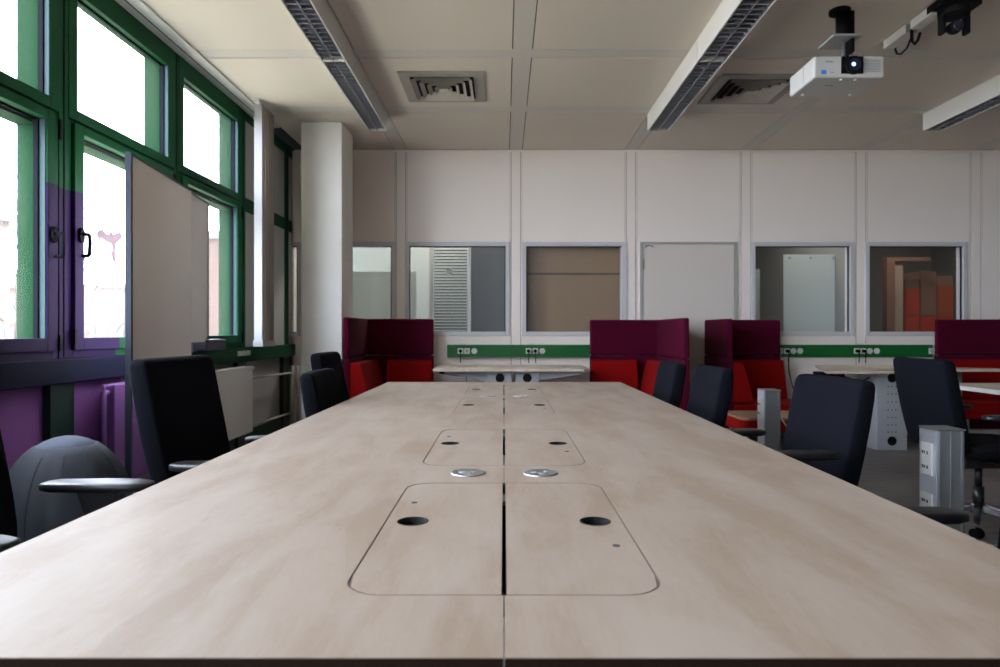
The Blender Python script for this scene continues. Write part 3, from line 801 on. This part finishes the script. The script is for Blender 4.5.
# ------------------------------------------------------------------ power columns
def power_column(y0, label, sockets):
    x0 = 1.672; w = .104; h = .705
    r = empty('power_column', (x0+w/2, y0+w/2, 0)); tag(r, label, 'power column', 'aluminium power columns along the right aisle')
    b = MB().box(x0, x0+w, y0, y0+w+.01, .01, h)
    obj('housing', b, M['alud'], r, bevel=.004)
    obj('ribs', MB().box(x0+.006, x0+.012, y0-.003, y0, .01, h-.003).box(x0+.048, x0+.054, y0-.003, y0, .01, h-.003).box(x0+.09, x0+.098, y0-.003, y0, .01, h-.003), M['alud'], r)
    obj('face_plate', MB().box(x0-.004, x0, y0+.004, y0+w+.004, .01, h-.002), mat('window_lit_face', (.62,.64,.70), .4, .55), r, label='aluminium face towards the windows with their light painted in')  # brighter copy of the housing aluminium: window light put into the colour
    obj('end_cap', MB().box(x0-.003, x0+w+.003, y0-.003, y0+w+.013, h, h+.006), M['alu'], r, bevel=.002)
    obj('floor_flange', MB().box(x0-.02, x0+w+.02, y0-.02, y0+w+.03, 0, .01), M['alud'], r)
    for (z1, z0) in sockets:
        s = obj('socket_plate', MB().box(x0-.012, x0-.004, y0+.022, y0+.088, z0, z1), M['white'], r, bevel=.002)
        k = MB(); n = 2 if z1-z0 > .09 else 1
        for q in range(n):
            zc_ = z1 - (z1-z0)*(.3+.45*q) if n == 2 else (z0+z1)/2
            for dy in (-.012, .006, .018): k.box(x0-.0135, x0-.0118, y0+.055+dy, y0+.055+dy+.006, zc_-.006, zc_+.006)
        obj('socket_slot', k, M['hole'], s)
    return r
power_column(2.57, 'nearer aluminium power column with white sockets right of the table', [(.65, .525), (.455, .39), (.33,.2)])
power_column(4.28, 'farther aluminium power column standing before the dark red booth', [(.655, .525), (.455, .325)])

# ------------------------------------------------------------------ ceiling lights
def ceiling_light(xc, y1, L, label, w=.165):
    x0, x1 = xc-w/2, xc+w/2; zb_ = CZ+1.75; y0 = y1-L
    r = empty('ceiling_light', (xc, (y0+y1)/2, zb_)); tag(r, label, 'ceiling light', 'louvred ceiling lights')
    t = .008
    obj('housing', MB().box(x0, x0+t, y0, y1, zb_, CEIL-.001).box(x1-t, x1, y0, y1, zb_, CEIL-.001).box(x0+t, x1-t, y0, y0+.002, zb_+.001, CEIL-.001).box(x0+t, x1-t, y1-.002, y1, zb_+.001, CEIL-.001)
        .box(x0+t, x1-t, y0+t, y1-t, zb_+.075, CEIL-.001), M['whitemet'], r, bevel=.002)
    lv = MB(); nb = 26
    xm = (x0+x1)/2
    lv.prism([(xm-.004, zb_+.004), (xm+.004, zb_+.004), (xm, zb_+.055)], y0+t, y1-t, axis='y')
    lv.box(x0+t, x0+t+.004, y0+t, y1-t, zb_+.003, zb_+.06); lv.box(x1-t-.004, x1-t, y0+t, y1-t, zb_+.003, zb_+.06)
    l1 = obj('louvre', lv, M['louv'], r)
    bl = MB()
    for k in range(1, nb):
        y = y0+t+(L-2*t)*k/nb
        bl.prism([(y-.0045, zb_+.004), (y+.0045, zb_+.004), (y, zb_+.03)], x0+t+.004, x1-t-.004, axis='x')
    obj('blades', bl, M['louv'], l1)
    obj('reflector', MB().box(x0+t+.001, x1-t-.001, y0+t+.001, y1-t-.001, zb_+.070, zb_+.0745), M['louvd'], r)
    obj('tube_lamp', MB().cyl((xm-.03, y0+.03, zb_+.062), (xm-.03, y1-.03, zb_+.062), .008).cyl((xm+.03, y0+.03, zb_+.062), (xm+.03, y1-.03, zb_+.062), .008), M['grey'], r)
    return r
ceiling_light(-1.104, 5.84, 1.5, 'louvred ceiling light of the left row, nearer the back wall')
ceiling_light(-1.104, 4.33, 1.5, 'louvred ceiling light of the left row, cut by the top edge')
ceiling_light(1.35, 5.84, 1.5, 'louvred ceiling light of the middle row, nearer the back wall', .188)
ceiling_light(1.35, 4.33, 1.5, 'louvred ceiling light of the middle row, cut by the top edge', .188)
ceiling_light(3.75, 5.84, 1.5, 'louvred ceiling light at the far right, cut by the right edge')
ceiling_light(3.75, 4.33, 1.5, 'louvred ceiling light of the right row, beside the one in view')

# ------------------------------------------------------------------ ceiling vents
def vent(xc, yc, s, label):
    r = empty('ceiling_vent', (xc, yc, CEIL-.02)); tag(r, label, 'ceiling vent', 'square air vents in the ceiling')
    h = s/2
    def sqring(h0, h1, z0, z1, mb, mi=0):
        a = [(xc-h0,yc-h0,z0),(xc+h0,yc-h0,z0),(xc+h0,yc+h0,z0),(xc-h0,yc+h0,z0)]
        b = [(xc-h1,yc-h1,z1),(xc+h1,yc-h1,z1),(xc+h1,yc+h1,z1),(xc-h1,yc+h1,z1)]
        mb.loft([a, b], mi, False, caps=False)
    f = MB(); z = CEIL
    sqring(h, h, z, z-.012, f); sqring(h, h*.76, z-.012, z-.014, f); sqring(h*.76, h*.76, z-.014, z-.002, f)
    obj('frame', f, M['ventf'], r)
    obj('duct_backing', MB().box(xc-h*.77, xc+h*.77, yc-h*.77, yc+h*.77, z-.003, z-.001), M['hole'], r)
    for k, q in enumerate((.72, .55, .38, .21)):
        c = MB(); qo = h*q; qi = h*(q-.075)
        sqring(qo, qi, z-.034, z-.004, c); sqring(qi-.003, qo-.003, z-.004, z-.035, c)
        obj('cone', c, M['ventg'], r)
    obj('centre_plate', MB().box(xc-h*.1, xc+h*.1, yc-h*.1, yc+h*.1, z-.03, z-.02), M['ventg'], r)
vent(-.467, 5.19, .63, 'square air vent in the ceiling panel right of the left light row')
vent(1.925, 5.24, .63, 'square air vent in the ceiling between middle light row and projector')

# ------------------------------------------------------------------ projector
pr = empty('projector', (1.90, 3.83, CEIL)); tag(pr, 'white ceiling projector with blue glowing lens hanging on a bracket', 'projector')
px0, px1, py0, py1, pz0, pz1 = 1.72, 2.11, 3.70, 4.02, 2.497, 2.617
obj('body', MB().box(px0, px1, py0, py1, pz0, pz1), M['white'], pr, bevel=.012, seg=3)
lx = PX(853, 3.7); lz = pz0+.064
obj('lens_recess', MB().box(lx-.066, lx+.056, py0-.006, py0+.004, pz0+.02, pz1-.004), M['hole'], pr, bevel=.003)
obj('lens_barrel', MB().cyl((lx,py0+.01,lz),(lx,py0-.022,lz),.050,.048,n=32), M['hole'], pr)
obj('lens', MB().cyl((lx,py0-.0225,lz),(lx,py0-.0235,lz),.034,n=24), M['lensb'], pr)
obj('lens_glow', MB().cyl((lx-.008,py0-.024,lz+.0),(lx-.008,py0-.0245,lz),.011,n=20), M['lens'], pr, label='glowing blue white light in the lens')
gr = MB()
for k in range(8): gr.box(lx+.075, px1-.02, py0-.002, py0+.001, pz0+.03+.009*k, pz0+.034+.009*k)
obj('grille', gr, M['grey'], pr)
ft = MB()
for (x, y) in ((px0+.06, py1-.05), (px1-.05, py1-.05), (lx-.05, py0+.03), (lx+.03, py0+.03)): ft.cyl((x,y,pz0+.001),(x,y,pz0-.008),.011,n=12)
obj('foot', ft, M['white'], pr)
obj('badge', MB().box(px0+.04, px0+.068, py0-.0015, py0+.001, pz0+.018, pz0+.040), M['blue'], pr, label='small blue badge')
# small grey maker's lettering on the front
def text_mesh(name, s, size, loc, rot, m, parent):
    cu = bpy.data.curves.new(name, 'FONT'); cu.body = s; cu.size = size; cu.extrude = .0004; cu.align_x = 'CENTER'; cu.align_y = 'CENTER'
    o = bpy.data.objects.new(name, cu); COL.objects.link(o)
    dg = bpy.context.evaluated_depsgraph_get(); me = bpy.data.meshes.new_from_object(o.evaluated_get(dg))
    bpy.data.objects.remove(o); me.materials.clear(); me.materials.append(m)
    q = bpy.data.objects.new(name, me); COL.objects.link(q); q.parent = parent
    q.location = Vector(loc)-ORG[parent.name]; q.rotation_euler = rot
    return q
text_mesh('lettering', 'EPSON', .014, (px0+.085, py0-.001, pz1-.034), (PI/2,0,0), M['ink'], pr)
text_mesh('lettering', '3LCD', .009, (px0+.098, py0-.001, pz0+.028), (PI/2,0,0), M['ink'], pr)
obj('label_mark', MB().box(px0+.12, px0+.17, py0+.12, py0+.126, pz0-.0012, pz0+.001), M['ink'], pr)
obj('side_vent', MB().box(px0-.001, px0+.002, py0+.13, py0+.134, pz0+.012, pz1-.012), M['grey'], pr)
# bracket
mx, my = PX(843, 3.95), 3.95
obj('ceiling_plate', MB().cyl((mx-.02,my,CEIL-.001),(mx-.02,my,CEIL-.02),.060,n=28), M['hole'], pr)
obj('swivel', MB().cyl((mx,my,CEIL-.02),(mx,my,CEIL-.17),.040,n=20).box(mx+.03,mx+.048,my-.04,my+.04,CEIL-.26,CEIL-.02), M['hole'], pr)
obj('bracket_plate', MB().box(mx-.09,mx+.075,my-.07,my+.12,CEIL-.182,CEIL-.17), M['grey'], pr)
obj('bracket_arm', MB().cyl((mx,my,CEIL-.182),(mx,my,pz1+.012),.012).box(mx-.10,mx+.10,my-.01,my+.02,pz1,pz1+.012)
    .tube([(mx+.06,my,CEIL-.182),(mx+.05,my,pz1+.05),(mx+.045,my,pz1+.005)],.006).tube([(mx-.12,my,pz1+.005),(mx-.11,my+.05,pz1+.05),(mx-.03,my+.05,pz1+.012)],.004), M['alud'], pr)
obj('cable', MB().tube([(mx+.05,my+.04,CEIL-.02),(mx+.075,my+.05,CEIL-.12),(mx+.065,my+.05,CEIL-.22),(mx+.02,my+.06,pz1+.01)],.006), M['hole'], pr)

# cable trunking boxes on the strip right of the projector
for k, (a, b, lab) in enumerate(((4.13, 4.37, 'white cable trunking box under the ceiling, nearer the projector'), (3.88, 4.08, 'white cable trunking box under the ceiling beside the black ceiling camera'))):
    r = empty('cable_trunking', (2.52, (a+b)/2, CEIL-.05)); tag(r, lab, 'cable trunking', 'trunking boxes on the ceiling strip')
    obj('cover', MB().box(2.485, 2.555, a, b, CEIL-.055, CEIL-.001), M['whitemet'], r, bevel=.003)
    obj('end_cap', MB().box(2.487, 2.553, a-.003, a, CEIL-.053, CEIL-.003), M['grey'], r)
def pp3(px, py, Y): return (PX(px, Y), Y, PZ(py, Y))
tag(obj('ceiling_cable', MB().tube([pp3(*q) for q in ((911,30,4.1),(911,38,4.1),(907,48,4.12),(901,54,4.18),(897,54,4.25),(895.5,50,4.33),(895.5,46,4.38))], .006)
    .tube([pp3(*q) for q in ((912,31,4.09),(912,41,4.08),(915,44,4.06),(918,40,4.04),(920,33,4.0))], .009), M['hole'], base=(2.56,4.3,CEIL-.1)), 'black cables looping between the ceiling trunking boxes', 'cable')
# black ceiling camera
cxm, cym = PX(954, 3.85), 3.85
cc = empty('ceiling_camera', (cxm, cym, CEIL)); tag(cc, 'black round camera in a yoke under the ceiling at top right', 'camera')
obj('base', MB().box(cxm-.115, cxm+.115, cym-.07, cym+.07, CEIL-.045, CEIL-.001).cyl((cxm,cym,CEIL-.045),(cxm,cym,CEIL-.085),.085,.08,n=28), M['hole'], cc, bevel=.004)
for s in (-1, 1): obj('yoke_arm', MB().box(cxm+s*.070-.012, cxm+s*.070+.012, cym-.025, cym+.025, CEIL-.19, CEIL-.08), M['hole'], cc, bevel=.008)
hd = MB(); hd.lathe([(.004,CEIL-.187),(.022,CEIL-.182),(.036,CEIL-.170),(.042,CEIL-.152),(.036,CEIL-.134),(.022,CEIL-.122),(.004,CEIL-.117)], cxm, cym, 24)
obj('camera_head', hd, M['hole'], cc)
obj('lens', MB().cyl((cxm,cym-.03,CEIL-.152),(cxm,cym-.046,CEIL-.152),.028,n=20), M['lensb'], cc)
obj('shaft', MB().cyl((cxm-.06,cym,CEIL-.152),(cxm+.06,cym,CEIL-.152),.008), M['hole'], cc)

# ------------------------------------------------------------------ wall cable ducts
def duct(x0, x1, items, label, group='green cable ducts on the back wall'):
    z0, z1 = PZ(357.2,6.93), PZ(344.8,6.93)
    r = empty('cable_duct', ((x0+x1)/2, 6.97, z0)); tag(r, label, 'cable duct', group)
    obj('duct_cover', MB().box(x0, x1, 6.93, 6.993, z0, z1), M['ductg'], r, bevel=.003)
    zc_ = (z0+z1)/2
    for kind, px, plug in items:
        x = PX(px, 6.93)
        if kind == 's':
            s = obj('socket', MB().box(x-.029, x+.029, 6.922, 6.93, zc_-.029, zc_+.029), M['white'], r, bevel=.002)
            obj('socket_well', MB().cyl((x,6.9222,zc_),(x,6.9208,zc_),.019,n=20), M['grey'], s)
            if plug: obj('plug', MB().cyl((x,6.921,zc_),(x,6.88,zc_),.018,.015,n=16).tube([(x,6.885,zc_-.01),(x,6.875,zc_-.05),(x+.002,6.885,zc_-.12)],.005), M['hole'], s)
        elif kind == 'c':
            obj('round_cover', MB().cyl((x,6.93,zc_),(x,6.922,zc_),.030,n=28), M['white'], r)
        else:
            obj('clip', MB().box(x-.03, x+.03, 6.925, 6.94, z1, z1+.012), M['white'], r)
duct(PX(447,6.93), PX(594,6.93), [('s',460.5,1),('s',467,0),('c',474.3,0),('s',528.5,1),('s',535.3,1),('c',542.2,0),('k',463,0),('k',531.5,0)], 'green cable duct with sockets on the wall above the two middle desks')
duct(PX(776,6.93), 4.455, [('s',780,0),('s',786.7,1),('c',793.2,0),('c',800,0),('s',856.5,1),('s',863,1),('c',869.6,0),('c',876.6,0),('s',931.5,0),('k',783,0),('k',859.5,0)], 'green cable duct with round covers on the wall above the right desks')
# hanging cords
tag(obj('power_cord', MB().tube([(PX(787,6.9),6.87,PZ(358,6.9)),(PX(789,6.8),6.8,PZ(372,6.8)),(PX(792,6.4),6.4,PZ(385,6.4)),(PX(797,6.0),6.0,PZ(398,6.0)),(PX(800,5.7),5.7,PZ(408,5.7)),(PX(806,5.6),5.6,PZ(425,5.6)),(PX(812,5.6),5.6,.01),(PX(820,5.7),5.7,.006)],.0065), M['hole'], base=(PX(795,6.2),6.2,0)), 'thin black cord hanging from the green duct behind the booth', 'cord')
tag(obj('power_cord', MB().tube([(PX(779,4.5),4.5,PZ(412,4.5)),(PX(783,4.5),4.5,PZ(421,4.5)),(PX(789,4.5),4.5,PZ(430,4.5)),(PX(791,4.5),4.5,PZ(443,4.5)),(PX(792,4.5),4.5,.006),(PX(760,4.45),4.43,.006)],.005).tube([(PX(779,4.5),4.5,PZ(412,4.5)),(1.79,4.42,.66)],.005), M['whitemet'], base=(PX(785,4.5),4.5,0)), 'pale cord dropping from the farther power column to the floor', 'cord')

# ------------------------------------------------------------------ wall desks
def desk(poly, label, leg, apron=None, name='desk'):
    cx = sum(p[0] for p in poly)/len(poly); cy = sum(p[1] for p in poly)/len(poly)
    r = empty(name, (cx, cy, 0)); tag(r, label, 'desk', 'pale wooden desks along the back wall')
    obj('desktop', MB().prism(poly, TZ-.025, TZ), M['wood2'], r, bevel=.002)
    if leg:
        x0, x1, y = leg
        pl = obj('leg_panel', MB().box(x0, x1, y, y+.035, .0, TZ-.027).box(x0, x0+.03, y+.035, y+.35, 0.0, TZ-.027), M['pedestal'], r, bevel=.003)
        xc = (x0+x1)/2; h = MB()
        for z in (PZ(378, y), PZ(441, y)): h.cyl((xc, y-.0002, z), (xc, y-.002, z), .042, n=28)
        k = 0
        for z in [PZ(q, y) for q in (386.5, 394, 402, 410, 417.5, 425, 432)]:
            for dx in (-.036, 0, .036):
                h.cyl((xc+dx, y-.0002, z), (xc+dx, y-.0015, z), .006, n=8)
        obj('perforations', h, M['hole'], pl)
    if apron:
        pts, y = apron
        obj('apron', MB().prism(pts, y, y+.02, axis='y'), M['pedestal'], r)
    return r
zz = TZ-.027
d1 = desk([(-.655, 6.14), (.064, 6.14), (.064, 6.90), (-.655, 6.90)], 'pale wooden wall desk left of the joint, beside the left booth', (PX(488,6.22), PX(512,6.22), 6.22), ([(-.56, zz), (-.15, zz), (-.15, zz-.10), (-.30, zz-.06), (-.56, zz-.025)], 6.24))
d2 = desk([(.069, 6.14), (.74, 6.14), (.80, 6.20), (.80, 6.90), (.069, 6.90)], 'pale wooden wall desk right of the joint, beside the middle booth', (PX(515.5,6.22), PX(539,6.22), 6.22), ([(.33, zz), (.74, zz), (.74, zz-.025), (.5, zz-.06), (.33, zz-.085)], 6.24))
d3 = desk([(2.83, 5.85), (3.90, 5.85), (3.74, 6.90), (3.22, 6.90)], 'pale trapezoid desk behind the large right chair at the back wall', (PX(877,6.1), PX(907,6.1), 6.1))
d4 = desk([(3.91, 6.14), (4.58, 6.14), (4.60, 6.24), (4.42, 6.33), (4.34, 6.38), (4.34, 6.90), (3.75, 6.90)], 'pale angled desk partly behind the turned away chair at the back wall', None)
for q in ((4.30, 6.3), (4.30, 6.8), (3.95, 6.8), (3.97, 6.25)): obj('leg', MB().cyl((q[0],q[1],0),(q[0],q[1],TZ-.0255),.022,n=16), M['alud'], d4)
# adapter boxes under desk 1 and 3
ad = empty('cable_bag', (PX(450,6.3), 6.3, .64)); tag(ad, 'black cable bag hanging under the left wall desk', 'bag')
obj('bag', MB().prism([(-.61,.711),(-.37,.711),(-.36,.66),(-.45,.665),(-.61,.69)], 6.27, 6.36, axis='y'), M['hole'], ad)
ch = empty('charger', (PX(482,6.3), 6.3, .62)); tag(ch, 'black charger brick hanging under the left wall desk beside the leg panel', 'charger')
obj('brick', MB().box(PX(479,6.3), PX(485.5,6.3), 6.27, 6.32, PZ(380,6.3), PZ(374,6.3)), M['hole'], ch, bevel=.004)
obj('cord', MB().tube([(-.38,6.31,.69),(-.30,6.31,.665),(-.24,6.31,.66)],.005).tube([(PX(486,6.3),6.3,.705),(PX(486.6,6.3),6.28,.68),(PX(486,6.3),6.3,.64)],.006).tube([(-.36,6.31,.70),(-.35,6.31,.5),(-.36,6.3,.01)],.004).cyl((PX(482,6.3),6.3,.62),(PX(482,6.3),6.3,.711),.005), M['hole'], ch)
tag(obj('charger', MB().box(PX(818,6.1), PX(842,6.1), 6.05, 6.2, .655, .714).tube([(3.08,6.1,.68),(3.3,6.15,.62),(3.36,6.2,.64),(3.4,6.2,.66)],.007), M['hole'], base=(PX(830,6.1),6.1,.655)), 'black adapter box under the trapezoid desk', 'charger')

# ------------------------------------------------------------------ acoustic booths
def booth(xl, xr, yb, yn, side, label, seat=True, ztop=1.205):
    """high screens: back panel plus a wing at one side, sloped red backrest cushions below"""
    r = empty('acoustic_sofa', ((xl+xr)/2, (yb+yn)/2, 0)); tag(r, label, 'sofa', 'red and burgundy high-screen sofas')
    th = .055; zr = .80; zs = .845
    yb1 = yb-th
    obj('back_screen', MB().box(xl, xr, yb1, yb, zs, ztop), M['burg'], r, bevel=.018, seg=3)
    obj('back_screen', MB().box(xl, xr, yb1, yb, .08, zs-.004), M['burg'], r, bevel=.01, seg=2, label='lower burgundy back panel')
    xw = xl if side < 0 else xr-th
    obj('wing_screen', MB().box(xw, xw+th, yn, yb1-.003, zs, ztop), M['burg'], r, bevel=.018, seg=3)
    obj('wing_screen', MB().box(xw, xw+th, yn, yb1-.003, .08, zs-.004), M['burg'], r, bevel=.01, seg=2, label='lower burgundy side panel')
    # sloped cushions
    a, b = (xl+th, xr) if side < 0 else (xl, xr-th)
    inn = a if side < 0 else b; s = 1 if side < 0 else -1
    obj('wing_cushion', MB().prism([(inn+s*.003, .42), (inn+s*.003, zr), (inn+s*.10, zr), (inn+s*.205, .42)], yn+.01, yb1-.02, axis='y'), M['red'], r, bevel=.012, seg=3)
    c0, c1 = (inn+.21, xr-.005) if side < 0 else (xl+.005, inn-.21)
    obj('back_cushion', MB().prism([(yb1-.003, .42), (yb1-.003, zr-.005), (yb1-.09, zr-.005), (yb1-.19, .42)], c0, c1, axis='x'), M['red'], r, bevel=.012, seg=3)
    f0, f1 = (a+.003, xr+.02) if side < 0 else (xl-.02, b-.003)
    obj('seat_cushion', MB().box(f0, f1, yn-.05, yb1-.005, .24, .415), M['red'], r, bevel=.02, seg=3)
    for x in (f0+.06, f1-.06):
        for y in (yn+.03, yb1-.1): obj('foot', MB().cyl((x,y,0),(x,y,.24),.018,n=12), M['alud'], r)
    obj('screen_button', MB().cyl(((xr if side<0 else xl), yb1-.0005, .84),((xr if side<0 else xl), yb1-.008, .84),.006,n=10), M['alu'], r)
    return r
booth(-1.45, -.725, 6.90, 6.0, -1, 'red booth with burgundy screens between the pillar and the left wall desk', ztop=1.215)
booth(.885, 1.615, 6.90, 5.8, 1, 'red booth with burgundy screens right of the middle wall desk')
booth(2.07, 2.84, 6.90, 6.18, -1, 'dark red booth with burgundy screens right of the blank white door panel')
booth(4.46, 5.9, 6.92, 6.45, 1, 'dark burgundy booth cut by the right edge of the view', ztop=1.21)
# upholstered bench with wooden top
bn = empty('bench', (2.1, 5.12, 0)); tag(bn, 'red upholstered low bench with pale wooden top behind the power column', 'bench')
def rr(x0, x1, y0, y1, r_):
    p = []
    for cx, cy, a0 in ((x1-r_,y0+r_,-PI/2),(x1-r_,y1-r_,0),(x0+r_,y1-r_,PI/2),(x0+r_,y0+r_,PI)):
        for k in range(6): t = a0+PI/2*k/5; p.append((cx+r_*math.cos(t), cy+r_*math.sin(t)))
    return p
obj('bench_top', MB().prism(rr(1.745, 2.45, 4.88, 5.34, .06), .435, .452), M['tan'], bn)
obj('bench_body', MB().prism(rr(1.74, 2.455, 4.875, 5.345, .065), .345, .434), M['red'], bn, bevel=.01)
for x in (1.80, 2.39):
    for y in (4.94, 5.28): obj('foot', MB().cyl((x,y,0),(x,y,.345),.016,n=12), M['alu'], bn)

# small paper on the floor left of the table
tag(obj('storage_box', MB().box(-1.72, -1.36, 4.25, 4.55, .0, .24, 0).box(-1.73, -1.35, 4.24, 4.56, .24, .265, 1), [mat('blue_box', (.02,.05,.16), .5), M['paper']], bevel=.004, base=(-1.54,4.4,0)), 'low dark blue box with pale lid on the floor left of the table', 'box')

# ------------------------------------------------------------------ outside
tag(obj('ground', MB().box(-160, WX-2.0, -80, 160, -7.2, -7.0), M['ground']), kind='structure')
def building(x0, x1, y0, y1, z1, m, label, band=None, rows=3, zrow=3.2, cols=8, face='y'):
    r = empty('building', ((x0+x1)/2, (y0+y1)/2, -7)); tag(r, label, 'building')
    obj('wall', MB().box(x0, x1, y0, y1, -7, z1), m, r)
    obj('parapet', MB().box(x0-.2, x1+.2, y0-.2, y1+.2, z1, z1+.35), M['render'], r)
    if band: obj('upper_band', MB().box(x0-.02, x1+.02, y0-.05, y0, band[0], band[1]), M['render'], r)
    gm = mat('far_window', (.045,.055,.07), .3)
    for a in range(rows):
        zc_ = z1-1.6-a*zrow
        for k in range(cols):
            xc = x0+(x1-x0)*(k+.5)/cols; w = (x1-x0)/cols*.28
            obj('building_window', MB().box(xc-w, xc+w, y0-.08, y0-.052, zc_-.7, zc_+.6), gm, r)
building(-60, -28, 70, 82, 4.6+1.0, M['brick'], 'far pale building with a row of windows seen through the casements', band=(2.0, 5.0), rows=2, cols=14)
building(-17.8, -13.2, 32, 44, 5.5, M['brick'], 'peach brick building seen between the whiteboard and the green window frame', rows=0, cols=3, zrow=4)
building(-40, -19.2, 25, 25.9, 5.3, M['brick'], 'orange brick building at the far left edge beyond the window', rows=1, cols=5, zrow=4)
def tree(x, y, h, label):
    random.seed(int(abs(x)*10))
    mb = MB()
    def br(p, d, L, r, lv):
        pts = [p]; q = Vector(p); dd = Vector(d)
        for i in range(4):
            dd = (dd + Vector((random.uniform(-.18,.18), random.uniform(-.18,.18), random.uniform(-.05,.12)))).normalized()
            q = q+dd*L/4; pts.append(q.copy())
            if lv < 4 and i > 0:
                for _ in range(2 if lv else 1):
                    sd = (dd+Vector((random.uniform(-.9,.9), random.uniform(-.9,.9), random.uniform(-.1,.6)))).normalized()
                    br(q, sd, L*.58, r*.45, lv+1)
        mb.tube(pts, r, 5, r1=r*.5)
    br(Vector((x,y,-7)), Vector((0,0,1)), h, .14, 0)
    tag(obj('bare_tree', mb, M['bark'], base=(x,y,-7)), label, 'tree', 'bare winter trees outside')
tree(-28.5, 48, 8.0, 'leafless tree seen through the pane left of the whiteboard')
tree(-15.6, 21.5, 8.5, 'leafless tree seen low through the leftmost pane')

# ------------------------------------------------------------------ light
w = bpy.data.worlds.new('sky'); S.world = w; w.use_nodes = True
bg = w.node_tree.nodes['Background']; bg.inputs[0].default_value = (.77, .86, 1, 1); bg.inputs[1].default_value = 2.6
sd = bpy.data.lights.new('sun', 'SUN'); so = bpy.data.objects.new('sun', sd); COL.objects.link(so)
sd.energy = 9; sd.angle = .02; sd.color = (1, .93, .82)
so.rotation_euler = Vector((-.62, -.2, -.75)).to_track_quat('-Z', 'Y').to_euler()
pl = bpy.data.lights.new('window_portal', 'AREA'); po = bpy.data.objects.new('window_portal', pl); COL.objects.link(po)
pl.shape = 'RECTANGLE'; pl.size = 2.1; pl.size_y = YF-YB
po.location = (WX-.2, (YF+YB)/2, 1.97); po.rotation_euler = (0, -PI/2, 0); pl.cycles.is_portal = True
# unseen fill lights, added to brighten the rooms behind the glass
def add_fill(x, y, e, col):
    l = bpy.data.lights.new('room_fill', 'AREA'); o = bpy.data.objects.new('room_fill', l); COL.objects.link(o)
    l.size = .6; l.energy = e; l.color = col; o.location = (x, y, CEIL-.02)
add_fill(-.9, 8.2, 6, (1, .97, .9)); add_fill(3.1, 7.7, 2.5, (1, .97, .92)); add_fill(4.5, 7.7, 2.2, (1, .9, .8))

S.view_settings.view_transform = 'Standard'; S.view_settings.look = 'None'; S.view_settings.gamma = 1
S.view_settings.use_curve_mapping = False; S.view_settings.exposure = 3.1
try:
    S.cycles.use_denoising = True; S.cycles.max_bounces = 10; S.cycles.diffuse_bounces = 6; S.cycles.glossy_bounces = 4; S.cycles.transparent_max_bounces = 12
    S.cycles.sample_clamp_indirect = 6
except Exception: pass
